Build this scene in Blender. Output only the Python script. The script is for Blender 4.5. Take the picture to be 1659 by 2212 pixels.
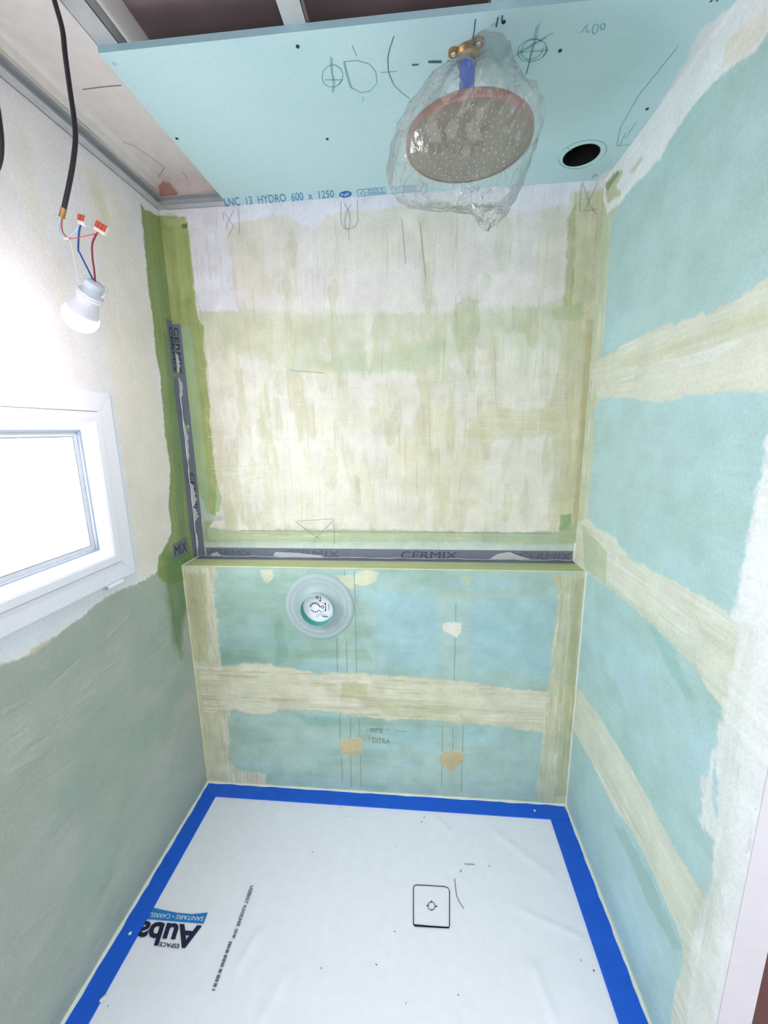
import bpy, bmesh, math, random
import numpy as np
from mathutils import Vector, Matrix

for o in list(bpy.data.objects):
    bpy.data.objects.remove(o, do_unlink=True)
scene = bpy.context.scene
C = scene.collection

# ------------------------------------------------------------------ camera
CAM = np.array([0.9343856, -1.43720284, 1.50995405])
RM = np.array([[0.9959620234, 0.0883148577, -0.0161286659],
               [-0.0016657193, 0.1978032071, 0.9802403362],
               [-0.0897600877, 0.9762552828, -0.1971515902]])   # right, up, forward
FPX = 872.169
PW, PH = 1659.0, 2212.0
cam_data = bpy.data.cameras.new('camera')
cam = bpy.data.objects.new('camera', cam_data)
C.objects.link(cam)
cam_data.sensor_fit = 'HORIZONTAL'
cam_data.sensor_width = 36.0
cam_data.lens = FPX / PW * 36.0
cam_data.clip_start = 0.01
_m = Matrix(((RM[0][0], RM[1][0], -RM[2][0], CAM[0]),
             (RM[0][1], RM[1][1], -RM[2][1], CAM[1]),
             (RM[0][2], RM[1][2], -RM[2][2], CAM[2]),
             (0, 0, 0, 1)))
cam.matrix_world = _m
scene.camera = cam

# ------------------------------------------------------------------ light / exposure
world = bpy.data.worlds.new('world')
scene.world = world
world.use_nodes = True
bg = world.node_tree.nodes['Background']
bg.inputs[0].default_value = (0.93, 0.97, 1.0, 1)
bg.inputs[1].default_value = 1.1
WINDOW_EMIT = 11.0
BULB_EMIT = 78.0
scene.view_settings.view_transform = 'Standard'
scene.view_settings.look = 'None'
scene.view_settings.gamma = 1.0
scene.view_settings.use_curve_mapping = False
scene.view_settings.exposure = 0.48

# ------------------------------------------------------------------ measures (metres)
W = 1.53        # between the side walls
D = 0.1191      # set-back of the upper wall behind the half wall
HL = 1.0032     # half wall height
H = 2.2968      # underside of the ceiling board
HC = 2.392      # old ceiling
XB = 0.2595     # left edge of the ceiling board
YF = -0.472     # front edge of the ceiling board
YE = -0.79      # front end of right wall
BT = 0.013      # board thickness


def un(u, v, ax, val):
    """the point where the sight line of a photo pixel meets the plane axis=val"""
    q = np.array([(u - PW / 2) / FPX, -(v - PH / 2) / FPX, 1.0])
    r = RM.T @ q
    t = (val - CAM[ax]) / r[ax]
    return CAM + t * r


def pj(p):
    q = RM @ (np.array(p, float) - CAM)
    return (PW / 2 + FPX * q[0] / q[2], PH / 2 - FPX * q[1] / q[2])


def lin(c):
    out = []
    for x in c:
        x = x / 255.0
        out.append(x / 12.92 if x <= 0.04045 else ((x + 0.055) / 1.055) ** 2.4)
    return np.array(out)


# ------------------------------------------------------------------ materials
def new_mat(name):
    m = bpy.data.materials.new(name)
    m.use_nodes = True
    return m, m.node_tree, m.node_tree.nodes['Principled BSDF']


def mat(name, rgb, rough=0.6, metal=0.0, bump=0.0, bscale=80.0, var=0.05, vscale=30.0, emit=None, estr=0.0, trans=0.0, alpha=1.0, spec=0.5):
    m, nt, p = new_mat(name)
    L = nt.links
    c = lin(rgb)
    tc = nt.nodes.new('ShaderNodeTexCoord')
    n = nt.nodes.new('ShaderNodeTexNoise')
    n.inputs['Scale'].default_value = vscale
    n.inputs['Detail'].default_value = 4
    L.new(tc.outputs['Object'], n.inputs['Vector'])
    mr = nt.nodes.new('ShaderNodeMapRange')
    mr.inputs['From Min'].default_value = 0.3
    mr.inputs['From Max'].default_value = 0.7
    mr.inputs['To Min'].default_value = 1 - var
    mr.inputs['To Max'].default_value = 1 + var
    L.new(n.outputs['Fac'], mr.inputs['Value'])
    mx = nt.nodes.new('ShaderNodeMix')
    mx.data_type = 'RGBA'
    mx.blend_type = 'MULTIPLY'
    mx.inputs['Factor'].default_value = 1.0
    mx.inputs['A'].default_value = (*c, 1)
    L.new(mr.outputs['Result'], mx.inputs['B'])
    L.new(mx.outputs['Result'], p.inputs['Base Color'])
    p.inputs['Roughness'].default_value = rough
    p.inputs['Metallic'].default_value = metal
    p.inputs['Specular IOR Level'].default_value = spec
    p.inputs['Transmission Weight'].default_value = trans
    p.inputs['Alpha'].default_value = alpha
    if emit is not None:
        p.inputs['Emission Color'].default_value = (*lin(emit), 1)
        p.inputs['Emission Strength'].default_value = estr
    if bump > 0:
        n2 = nt.nodes.new('ShaderNodeTexNoise')
        n2.inputs['Scale'].default_value = bscale
        n2.inputs['Detail'].default_value = 6
        L.new(tc.outputs['Object'], n2.inputs['Vector'])
        b = nt.nodes.new('ShaderNodeBump')
        b.inputs['Strength'].default_value = bump
        b.inputs['Distance'].default_value = 0.002
        L.new(n2.outputs['Fac'], b.inputs['Height'])
        L.new(b.outputs['Normal'], p.inputs['Normal'])
    return m


def coat_mat(name, rough=0.7, bump=0.25, grain=0.07, stretch=(1, 1, 1)):
    """paint and filler coats: colour attribute 'coat' under procedural grain and relief"""
    m, nt, p = new_mat(name)
    L = nt.links
    at = nt.nodes.new('ShaderNodeAttribute')
    at.attribute_name = 'coat'
    tc = nt.nodes.new('ShaderNodeTexCoord')
    mp = nt.nodes.new('ShaderNodeMapping')
    mp.inputs['Scale'].default_value = stretch
    L.new(tc.outputs['Object'], mp.inputs['Vector'])
    n = nt.nodes.new('ShaderNodeTexNoise')
    n.inputs['Scale'].default_value = 160
    n.inputs['Detail'].default_value = 5
    n.inputs['Roughness'].default_value = 0.65
    L.new(mp.outputs['Vector'], n.inputs['Vector'])
    mr = nt.nodes.new('ShaderNodeMapRange')
    mr.inputs['From Min'].default_value = 0.25
    mr.inputs['From Max'].default_value = 0.75
    mr.inputs['To Min'].default_value = 1 - grain * 1.6
    mr.inputs['To Max'].default_value = 1 + grain * 1.4
    L.new(n.outputs['Fac'], mr.inputs['Value'])
    mx = nt.nodes.new('ShaderNodeMix')
    mx.data_type = 'RGBA'
    mx.blend_type = 'MULTIPLY'
    mx.inputs['Factor'].default_value = 1.0
    L.new(at.outputs['Color'], mx.inputs['A'])
    L.new(mr.outputs['Result'], mx.inputs['B'])
    L.new(mx.outputs['Result'], p.inputs['Base Color'])
    p.inputs['Roughness'].default_value = rough
    n2 = nt.nodes.new('ShaderNodeTexNoise')
    n2.inputs['Scale'].default_value = 55
    n2.inputs['Detail'].default_value = 8
    n2.inputs['Roughness'].default_value = 0.7
    L.new(mp.outputs['Vector'], n2.inputs['Vector'])
    b = nt.nodes.new('ShaderNodeBump')
    b.inputs['Strength'].default_value = bump
    b.inputs['Distance'].default_value = 0.003
    L.new(n2.outputs['Fac'], b.inputs['Height'])
    L.new(b.outputs['Normal'], p.inputs['Normal'])
    return m


M = {}
M['coat'] = coat_mat('coated_wall', 0.6, 0.45)
M['board'] = coat_mat('moisture_board_paper', 0.75, 0.08, 0.03)
M['white_plastic'] = mat('white_window_plastic', (236, 236, 246), 0.3, var=0.01)
M['gasket'] = mat('grey_gasket', (146, 154, 168), 0.5)
M['spacer'] = mat('pale_spacer', (220, 224, 230), 0.35)
M['pane'] = mat('frosted_daylight_pane', (235, 244, 255), 0.35, emit=(240, 248, 255), estr=WINDOW_EMIT, var=0.0)
M['galv'] = mat('galvanised_steel', (196, 200, 204), 0.45, metal=0.35, var=0.06, bump=0.05)
M['old_ceiling'] = mat('old_ceiling_plaster', (248, 243, 241), 0.85, bump=0.3, bscale=40, var=0.04)
M['lining'] = mat('mauve_brown_lining', (146, 126, 128), 0.5, var=0.12, vscale=8)
M['black_rubber'] = mat('black_cable_sheath', (34, 28, 36), 0.45, var=0.1)
M['wire_blue'] = mat('blue_wire', (44, 70, 150), 0.4)
M['wire_pale'] = mat('pale_blue_wire', (176, 205, 228), 0.4)
M['wire_red'] = mat('dark_red_wire', (140, 32, 62), 0.4)
M['wire_pink'] = mat('brick_red_wire', (176, 92, 88), 0.4)
M['wire_white'] = mat('white_wire', (235, 232, 228), 0.4)
M['conn_red'] = mat('orange_red_connector', (192, 84, 62), 0.35)
M['conn_clear'] = mat('clear_connector_shell', (228, 222, 214), 0.2, var=0.02)
M['socket'] = mat('grey_white_lamp_holder', (205, 212, 224), 0.3, var=0.02)
M['bulb_shell'] = mat('bulb_housing', (226, 224, 234), 0.35, var=0.01)
M['bulb_glow'] = mat('bulb_dome', (255, 250, 248), 0.4, emit=(255, 240, 246), estr=BULB_EMIT, var=0.0)
M['brass'] = mat('tarnished_brass', (178, 140, 96), 0.35, metal=0.8, var=0.2, vscale=60)
M['blue_plastic'] = mat('blue_plastic_plug', (38, 98, 196), 0.35, var=0.05)
M['head_face'] = mat('shower_face_metal', (134, 127, 112), 0.4, metal=0.15, var=0.05, vscale=60, bump=0.05)
M['head_rim'] = mat('copper_rim', (158, 124, 112), 0.3, metal=0.35, var=0.05)
M['nozzle'] = mat('silicone_nozzle', (190, 184, 170), 0.5)
M['membrane'] = mat('white_fleece_membrane', (237, 238, 247), 0.8, bump=0.35, bscale=220, var=0.02)
M['blue_tape'] = mat('blue_sealing_tape', (8, 92, 214), 0.45, bump=0.06, bscale=60, var=0.06, vscale=14)
M['caulk'] = mat('pale_caulk', (226, 230, 218), 0.4, bump=0.2, bscale=120, var=0.04)
M['tape_grey'] = mat('grey_sealing_tape', (112, 118, 132), 0.5, var=0.07, vscale=40, bump=0.08)
M['tape_text'] = mat('dark_tape_print', (72, 68, 92), 0.6)
M['tape_text_faint'] = mat('worn_tape_print', (94, 96, 112), 0.6)
M['bead_olive'] = mat('pale_olive_bead', (206, 212, 176), 0.55, bump=0.15, var=0.05)
M['tape_text_dark'] = mat('black_tape_print', (38, 42, 52), 0.6)
M['smear'] = mat('pale_grey_smear', (188, 192, 192), 0.6, bump=0.2)
M['collar'] = mat('grey_rubber_collar', (168, 186, 188), 0.45, var=0.04, bump=0.04)
M['collar_dot'] = mat('pale_collar_dot', (226, 238, 238), 0.5)
M['sleeve_teal'] = mat('teal_box_inside', (44, 158, 140), 0.4, var=0.03)
M['sleeve_out'] = mat('pale_sleeve_outside', (176, 200, 192), 0.45, var=0.03)
M['label'] = mat('white_label_card', (240, 240, 250), 0.45, var=0.01)
M['navy'] = mat('navy_print', (16, 18, 62), 0.6, var=0.0)
M['logo_blue'] = mat('mid_blue_print', (26, 122, 196), 0.6, var=0.02)
M['print_white'] = mat('white_print', (228, 236, 248), 0.6, var=0.0)
M['grey_print'] = mat('grey_ink_print', (104, 106, 124), 0.7, var=0.2, vscale=200)
M['ink'] = mat('dark_ink_line', (28, 24, 54), 0.6, var=0.0)
M['pencil'] = mat('grey_pencil', (140, 146, 138), 0.7, var=0.15, vscale=150)
M['pencil_teal'] = mat('pencil_on_board', (112, 164, 176), 0.7, var=0.15, vscale=150)
M['pencil_dark'] = mat('dark_pencil', (66, 100, 112), 0.7, var=0.1)
M['board_print'] = mat('blue_board_print', (92, 150, 190), 0.7, var=0.15, vscale=200)
M['board_logo'] = mat('dark_blue_board_print', (44, 104, 172), 0.7)
M['screw'] = mat('dark_screw_head', (30, 44, 52), 0.5)
M['duct_black'] = mat('black_duct', (6, 6, 8), 0.6, var=0.0)  # near-black standing in for the shade inside the ceiling hole
M['crumb'] = mat('dark_crumb', (52, 48, 58), 0.8)
M['red_floor'] = mat('red_brown_floor', (84, 40, 38), 0.55, var=0.25, vscale=14, bump=0.2)
M['base'] = mat('shower_base_concrete', (190, 192, 190), 0.9, bump=0.3)
M['jamb'] = mat('lilac_white_paint', (232, 230, 238), 0.55, var=0.02, bump=0.1)
M['brown_rot'] = mat('broken_brick', (150, 96, 76), 0.9, var=0.3, vscale=50, bump=0.6)
M['paper_white'] = mat('torn_white_paper', (232, 230, 230), 0.8)
M['red_mark'] = mat('dark_red_mark', (128, 40, 48), 0.7)
M['bead'] = mat('white_edge_bead', (228, 230, 222), 0.55, bump=0.15, var=0.03)


def bag_material():
    """thin clear film: see-through, a faint milky veil, whiter where it is creased, glossy"""
    m = bpy.data.materials.new('clear_plastic_film')
    m.use_nodes = True
    nt = m.node_tree
    nt.nodes.clear()
    N, L = nt.nodes.new, nt.links.new
    out = N('ShaderNodeOutputMaterial')
    tr = N('ShaderNodeBsdfTransparent')
    tr.inputs[0].default_value = (0.985, 0.992, 0.995, 1)
    gl = N('ShaderNodeBsdfGlossy')
    gl.inputs['Roughness'].default_value = 0.07
    df = N('ShaderNodeBsdfTranslucent')
    df.inputs[0].default_value = (0.97, 0.98, 1, 1)
    d2 = N('ShaderNodeBsdfDiffuse')
    d2.inputs[0].default_value = (0.96, 0.98, 1, 1)
    tc = N('ShaderNodeTexCoord')
    nz = N('ShaderNodeTexNoise')
    nz.inputs['Scale'].default_value = 14
    nz.inputs['Detail'].default_value = 6
    nz.inputs['Distortion'].default_value = 1.2
    L(tc.outputs['Object'], nz.inputs['Vector'])
    bp = N('ShaderNodeBump')
    bp.inputs['Strength'].default_value = 0.5
    bp.inputs['Distance'].default_value = 0.010
    L(nz.outputs['Fac'], bp.inputs['Height'])
    L(bp.outputs['Normal'], gl.inputs['Normal'])
    mp = N('ShaderNodeMapping')
    mp.inputs['Scale'].default_value = (1.0, 1.0, 0.35)
    mp.inputs['Rotation'].default_value = (0.3, 0.5, 0.2)
    L(tc.outputs['Object'], mp.inputs['Vector'])
    nc = N('ShaderNodeTexNoise')
    nc.inputs['Scale'].default_value = 34
    nc.inputs['Detail'].default_value = 3
    nc.inputs['Distortion'].default_value = 0.8
    L(mp.outputs['Vector'], nc.inputs['Vector'])
    # crease lines: where the noise crosses its middle value
    ab = N('ShaderNodeMath'); ab.operation = 'SUBTRACT'; ab.inputs[1].default_value = 0.5
    L(nc.outputs['Fac'], ab.inputs[0])
    a2 = N('ShaderNodeMath'); a2.operation = 'ABSOLUTE'
    L(ab.outputs[0], a2.inputs[0])
    mr = N('ShaderNodeMapRange')
    mr.inputs['From Min'].default_value = 0.0
    mr.inputs['From Max'].default_value = 0.03
    mr.inputs['To Min'].default_value = 0.12  # extra white along creases, painted in like highlights
    mr.inputs['To Max'].default_value = 0.05
    L(a2.outputs[0], mr.inputs['Value'])
    # creases come in bunches
    nb = N('ShaderNodeTexNoise')
    nb.inputs['Scale'].default_value = 9
    L(tc.outputs['Object'], nb.inputs['Vector'])
    mb = N('ShaderNodeMapRange')
    mb.inputs['From Min'].default_value = 0.42
    mb.inputs['From Max'].default_value = 0.56
    mb.inputs['To Min'].default_value = 0.05
    mb.inputs['To Max'].default_value = 1.0
    L(nb.outputs['Fac'], mb.inputs['Value'])
    mm = N('ShaderNodeMath'); mm.operation = 'MULTIPLY'
    L(mr.outputs['Result'], mm.inputs[0])
    L(mb.outputs['Result'], mm.inputs[1])
    ad = N('ShaderNodeMath'); ad.operation = 'ADD'; ad.inputs[1].default_value = 0.06
    L(mm.outputs[0], ad.inputs[0])
    b2 = N('ShaderNodeBump')
    b2.inputs['Strength'].default_value = 0.9
    b2.inputs['Distance'].default_value = 0.12
    L(mm.outputs[0], b2.inputs['Height'])
    L(bp.outputs['Normal'], b2.inputs['Normal'])
    L(b2.outputs['Normal'], gl.inputs['Normal'])
    a = N('ShaderNodeMixShader')
    a.inputs[0].default_value = 0.6
    L(df.outputs[0], a.inputs[1])
    L(d2.outputs[0], a.inputs[2])
    b = N('ShaderNodeMixShader')
    L(ad.outputs[0], b.inputs[0])
    L(tr.outputs[0], b.inputs[1])
    L(a.outputs[0], b.inputs[2])
    lw = N('ShaderNodeLayerWeight')
    lw.inputs['Blend'].default_value = 0.12
    L(b2.outputs['Normal'], lw.inputs['Normal'])
    sc = N('ShaderNodeMath'); sc.operation = 'MULTIPLY_ADD'; sc.inputs[1].default_value = 0.6; sc.inputs[2].default_value = 0.09
    L(lw.outputs['Fresnel'], sc.inputs[0])
    c = N('ShaderNodeMixShader')
    L(sc.outputs[0], c.inputs[0])
    L(b.outputs[0], c.inputs[1])
    L(gl.outputs[0], c.inputs[2])
    L(c.outputs[0], out.inputs[0])
    return m


M['bag'] = bag_material()


# ------------------------------------------------------------------ object helpers
def link(name, me, material, parent=None):
    o = bpy.data.objects.new(name, me)
    C.objects.link(o)
    if material is not None:
        me.materials.clear()
        me.materials.append(material)
    if parent is not None:
        o.parent = parent
        o.matrix_parent_inverse = parent.matrix_world.inverted() if parent.type != 'EMPTY' else Matrix.Translation(-Vector(parent.location))
    return o


def obj(name, bm, material, parent=None, smooth=False):
    me = bpy.data.meshes.new(name)
    bmesh.ops.recalc_face_normals(bm, faces=bm.faces)
    bm.to_mesh(me)
    bm.free()
    if smooth:
        me.polygons.foreach_set('use_smooth', [True] * len(me.polygons))
        try:
            me.set_sharp_from_angle(angle=math.radians(38))
        except Exception:
            pass
    return link(name, me, material, parent)


def tag(o, label, cat=None, group=None, kind=None):
    o['label'] = label
    if cat:
        o['category'] = cat
    if group:
        o['group'] = group
    if kind:
        o['kind'] = kind
    return o


def thing(name, label, cat, loc, group=None):
    o = bpy.data.objects.new(name, None)
    o.empty_display_size = 0.05
    C.objects.link(o)
    o.location = Vector(loc)
    return tag(o, label, cat, group)


def box(bm, a, b):
    x0, y0, z0 = [min(a[i], b[i]) for i in range(3)]
    x1, y1, z1 = [max(a[i], b[i]) for i in range(3)]
    v = [bm.verts.new(p) for p in ((x0, y0, z0), (x1, y0, z0), (x1, y1, z0), (x0, y1, z0), (x0, y0, z1), (x1, y0, z1), (x1, y1, z1), (x0, y1, z1))]
    for f in ((0, 3, 2, 1), (4, 5, 6, 7), (0, 1, 5, 4), (1, 2, 6, 5), (2, 3, 7, 6), (3, 0, 4, 7)):
        bm.faces.new([v[i] for i in f])
    return v


def box_obj(name, a, b, material, parent=None, bevel=0.0):
    bm = bmesh.new()
    box(bm, a, b)
    if bevel > 0:
        bmesh.ops.bevel(bm, geom=bm.edges[:], offset=bevel, segments=2, affect='EDGES')
    return obj(name, bm, material, parent)


def catmull(pts, n=8):
    P = [Vector(p) for p in pts]
    P = [P[0] * 2 - P[1]] + P + [P[-1] * 2 - P[-2]]
    out = []
    for i in range(1, len(P) - 2):
        a, b, c, d = P[i - 1], P[i], P[i + 1], P[i + 2]
        for k in range(n):
            t = k / n
            out.append(0.5 * ((2 * b) + (c - a) * t + (2 * a - 5 * b + 4 * c - d) * t * t + (3 * b - a - 3 * c + d) * t ** 3))
    out.append(P[-2])
    return out


def sweep(bm, pts, r, segs=10, cap=True):
    pts = [Vector(p) for p in pts]
    rr = r if isinstance(r, (list, tuple)) else [r] * len(pts)
    t0 = (pts[1] - pts[0]).normalized()
    ref = Vector((0, 0, 1)) if abs(t0.z) < 0.9 else Vector((1, 0, 0))
    n = t0.cross(ref).normalized()
    rings = []
    for i, p in enumerate(pts):
        t = (pts[min(i + 1, len(pts) - 1)] - pts[max(i - 1, 0)]).normalized()
        n = (n - t * n.dot(t)).normalized()
        b = t.cross(n)
        rings.append([bm.verts.new(p + (n * math.cos(2 * math.pi * k / segs) + b * math.sin(2 * math.pi * k / segs)) * rr[i]) for k in range(segs)])
    for a, c in zip(rings, rings[1:]):
        for k in range(segs):
            bm.faces.new((a[k], a[(k + 1) % segs], c[(k + 1) % segs], c[k]))
    if cap:
        bm.faces.new(rings[0][::-1])
        bm.faces.new(rings[-1])


def lathe(bm, prof, mtx, segs=48, close=False):
    rings = []
    for r, z in prof:
        if r < 1e-6:
            rings.append([bm.verts.new(mtx @ Vector((0, 0, z)))])
        else:
            rings.append([bm.verts.new(mtx @ Vector((r * math.cos(2 * math.pi * k / segs), r * math.sin(2 * math.pi * k / segs), z))) for k in range(segs)])
    prs = list(zip(rings, rings[1:]))
    if close:
        prs.append((rings[-1], rings[0]))
    for a, b in prs:
        for k in range(segs):
            k2 = (k + 1) % segs
            if len(a) == 1 and len(b) == 1:
                continue
            if len(a) == 1:
                bm.faces.new((a[0], b[k], b[k2]))
            elif len(b) == 1:
                bm.faces.new((a[k], a[k2], b[0]))
            else:
                bm.faces.new((a[k], a[k2], b[k2], b[k]))


def frame_mtx(origin, zdir, xhint=(1, 0, 0)):
    z = Vector(zdir).normalized()
    x = Vector(xhint)
    x = (x - z * x.dot(z)).normalized()
    y = z.cross(x)
    o = Vector(origin)
    return Matrix(((x.x, y.x, z.x, o.x), (x.y, y.y, z.y, o.y), (x.z, y.z, z.z, o.z), (0, 0, 0, 1)))


NRM = {0: None}


def plane_n(ax, val):
    n = Vector((0, 0, 0))
    n[ax] = 1.0 if CAM[ax] > val else -1.0
    return n


def ribbon(bm, pxs, ax, val, width, lift=0.0008, metric=False):
    """a thin raised line (pencil, ink, scratch) on a plane"""
    n = plane_n(ax, val)
    pts = [Vector(p) if metric else Vector(un(p[0], p[1], ax, val)) for p in pxs]
    pts = [p + n * lift for p in pts]
    L, R = [], []
    for i, p in enumerate(pts):
        t = (pts[min(i + 1, len(pts) - 1)] - pts[max(i - 1, 0)])
        if t.length < 1e-9:
            t = Vector((1, 0, 0)) if ax != 0 else Vector((0, 1, 0))
        s = t.normalized().cross(n) * width / 2
        L.append(bm.verts.new(p + s))
        R.append(bm.verts.new(p - s))
    for i in range(len(pts) - 1):
        bm.faces.new((L[i], R[i], R[i + 1], L[i + 1]))


def flat_poly(bm, pxs, ax, val, lift=0.0008, metric=False):
    n = plane_n(ax, val)
    vs = [bm.verts.new((Vector(p) if metric else Vector(un(p[0], p[1], ax, val))) + n * lift) for p in pxs]
    f = bm.faces.new(vs)
    bmesh.ops.triangulate(bm, faces=[f])


def text_verts(s, bold=0.0, shear=0.0):
    cu = bpy.data.curves.new('lettering', 'FONT')
    cu.body = s
    cu.size = 1.0
    cu.offset = bold
    cu.shear = shear
    cu.resolution_u = 3
    o = bpy.data.objects.new('lettering_tmp', cu)
    C.objects.link(o)
    bpy.context.view_layer.update()
    dg = bpy.context.evaluated_depsgraph_get()
    me = bpy.data.meshes.new_from_object(o.evaluated_get(dg))
    bpy.data.objects.remove(o, do_unlink=True)
    bpy.data.curves.remove(cu)
    return me


def text_quad(name, s, quad, ax, val, material, parent=None, bold=0.0, shear=0.0, lift=0.001, metric=False):
    """lettering laid into the quad bl, br, tr, tl (photo pixels seen on a plane, or metres)"""
    me = text_verts(s, bold, shear)
    co = np.empty(len(me.vertices) * 3)
    me.vertices.foreach_get('co', co)
    co = co.reshape(-1, 3)
    x0, x1 = co[:, 0].min(), co[:, 0].max()
    y0, y1 = co[:, 1].min(), co[:, 1].max()
    a = ((co[:, 0] - x0) / (x1 - x0))[:, None]
    b = ((co[:, 1] - y0) / (y1 - y0))[:, None]
    q = [np.array(p) if metric else un(p[0], p[1], ax, val) for p in quad]
    P = (1 - a) * (1 - b) * q[0] + a * (1 - b) * q[1] + a * b * q[2] + (1 - a) * b * q[3]
    P = P + np.array(plane_n(ax, val)) * lift
    me.vertices.foreach_set('co', P.ravel())
    me.update()
    return link(name, me, material, parent)


# ------------------------------------------------------------------ numpy noise + wall painter
_rs = np.random.RandomState(7)
_LAT = _rs.rand(256, 256)


def vnoise(x, y):
    xi = np.floor(x).astype(int)
    yi = np.floor(y).astype(int)
    fx = x - xi
    fy = y - yi
    fx = fx * fx * (3 - 2 * fx)
    fy = fy * fy * (3 - 2 * fy)
    a = _LAT[xi & 255, yi & 255]
    b = _LAT[(xi + 1) & 255, yi & 255]
    c = _LAT[xi & 255, (yi + 1) & 255]
    d = _LAT[(xi + 1) & 255, (yi + 1) & 255]
    return (a * (1 - fx) + b * fx) * (1 - fy) + (c * (1 - fx) + d * fx) * fy


def fbm(x, y, sx, sy, seed=0, octv=4):
    s = 0.0
    amp = 1.0
    tot = 0.0
    for k in range(octv):
        s = s + amp * vnoise(x / sx * 2 ** k + seed * 17.3 + k * 5.1, y / sy * 2 ** k + seed * 9.7 + k * 3.3)
        tot += amp
        amp *= 0.55
    return (s / tot - 0.5) * 2


def sstep(x):
    x = np.clip(x, 0, 1)
    return x * x * (3 - 2 * x)


class Wall:
    def __init__(self, ax, val, ua, ub, va, vb, res, base):
        self.ax, self.val = ax, val
        self.nu = int(round((ub - ua) / res)) + 1
        self.nv = int(round((vb - va) / res)) + 1
        self.u = np.linspace(ua, ub, self.nu)
        self.v = np.linspace(va, vb, self.nv)
        self.A, self.B = np.meshgrid(self.u, self.v, indexing='ij')
        self.col = np.ones((self.nu, self.nv, 3)) * lin(base)
        self.h = np.zeros((self.nu, self.nv))
        self.seed = 1
        self.ia, self.ib = [(1, 2), (0, 2), (0, 1)][ax]

    def px(self, pts):
        out = []
        for p in pts:
            q = un(p[0], p[1], self.ax, self.val)
            out.append((q[self.ia], q[self.ib]))
        return out

    def sel(self, a0, a1, b0, b1):
        i0, i1 = np.searchsorted(self.u, [a0, a1])
        j0, j1 = np.searchsorted(self.v, [b0, b1])
        return slice(max(i0 - 1, 0), min(i1 + 1, self.nu)), slice(max(j0 - 1, 0), min(j1 + 1, self.nv))

    def poly(self, pts, rgb, a=1.0, soft=0.004, rough=0.008, rs=0.03, streak=0.0, sdir='v', h=0.0, metric=False, brush=None):
        self.seed += 1
        P = pts if metric else self.px(pts)
        P = np.array(P)
        mg = soft + rough * 1.2 + 0.006
        si, sj = self.sel(P[:, 0].min() - mg, P[:, 0].max() + mg, P[:, 1].min() - mg, P[:, 1].max() + mg)
        A, B = self.A[si, sj], self.B[si, sj]
        if A.size == 0:
            return
        d2 = np.full(A.shape, 1e9)
        ins = np.zeros(A.shape, bool)
        n = len(P)
        for i in range(n):
            x0, y0 = P[i]
            x1, y1 = P[(i + 1) % n]
            ex, ey = x1 - x0, y1 - y0
            L = ex * ex + ey * ey + 1e-12
            t = np.clip(((A - x0) * ex + (B - y0) * ey) / L, 0, 1)
            d2 = np.minimum(d2, (A - x0 - t * ex) ** 2 + (B - y0 - t * ey) ** 2)
            if abs(ey) > 1e-12:
                cr = ((y0 > B) != (y1 > B)) & (A < ex * (B - y0) / ey + x0)
                ins ^= cr
        sd = np.where(ins, 1, -1) * np.sqrt(d2)
        sd = sd + rough * fbm(A, B, rs, rs, self.seed, 4) + min(rough, 0.008) * 0.55 * fbm(A, B, 0.011, 0.011, self.seed + 7, 2)
        m = sstep(sd / (2 * soft) + 0.5) * a
        if streak > 0:
            sx, sy = (0.006, 0.12) if sdir == 'v' else (0.12, 0.006)
            m = m * np.clip(1 - streak * (0.5 + 0.9 * fbm(A, B, sx, sy, self.seed + 50, 3)), 0, 1)
        c = lin(rgb)
        if brush:
            sx, sy = (0.0050, 0.16) if sdir == 'v' else (0.16, 0.0050)
            c = np.ones(A.shape + (3,)) * c
            for rgb2, am, bs in brush:
                self.seed += 1
                n = fbm(A, B, sx * bs, sy * bs, self.seed, 3)
                w = (sstep((n - 0.02) / 0.4) * am * sstep(fbm(A, B, 0.09, 0.07, self.seed + 33, 3) * 1.6 + 0.5))[..., None]
                c = c * (1 - w) + lin(rgb2) * w
        self.col[si, sj] = self.col[si, sj] * (1 - m[..., None]) + c * m[..., None]
        if h:
            self.h[si, sj] += h * m * (1 + 0.5 * fbm(A, B, 0.03, 0.03, self.seed + 90, 3))

    def blotch(self, amt, size, box=None):
        """uneven thickness of the coat: lighter and darker patches of all sizes"""
        self.seed += 1
        n = fbm(self.A, self.B, size, size, self.seed, 5)
        self.col *= (1 + amt * n)[..., None]

    def streaks(self, amt, sx, sy, rgb=None, lo=0.1, hi=0.5, box=None):
        """brush marks: fine drawn-out lines in the coat"""
        self.seed += 1
        si, sj = self.sel(*box) if box else (slice(None), slice(None))
        A, B = self.A[si, sj], self.B[si, sj]
        n = fbm(A, B, sx, sy, self.seed, 3)
        if rgb is None:
            self.col[si, sj] *= (1 + amt * n * sstep(fbm(A, B, 0.12, 0.12, self.seed + 33, 3) * 1.5 + 0.5))[..., None]
        else:
            m = (sstep((n - lo) / (hi - lo)) * amt * sstep(fbm(A, B, 0.12, 0.12, self.seed + 33, 3) * 1.8 + 0.35))[..., None]
            self.col[si, sj] = self.col[si, sj] * (1 - m) + lin(rgb) * m

    def blob(self, a, b, ra, rb, rgb, alpha, soft, rough, **k):
        n = 10
        self.poly([(a + ra * math.cos(2 * math.pi * i / n), b + rb * math.sin(2 * math.pi * i / n)) for i in range(n)], rgb, alpha, soft, rough, metric=True, **k)

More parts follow.
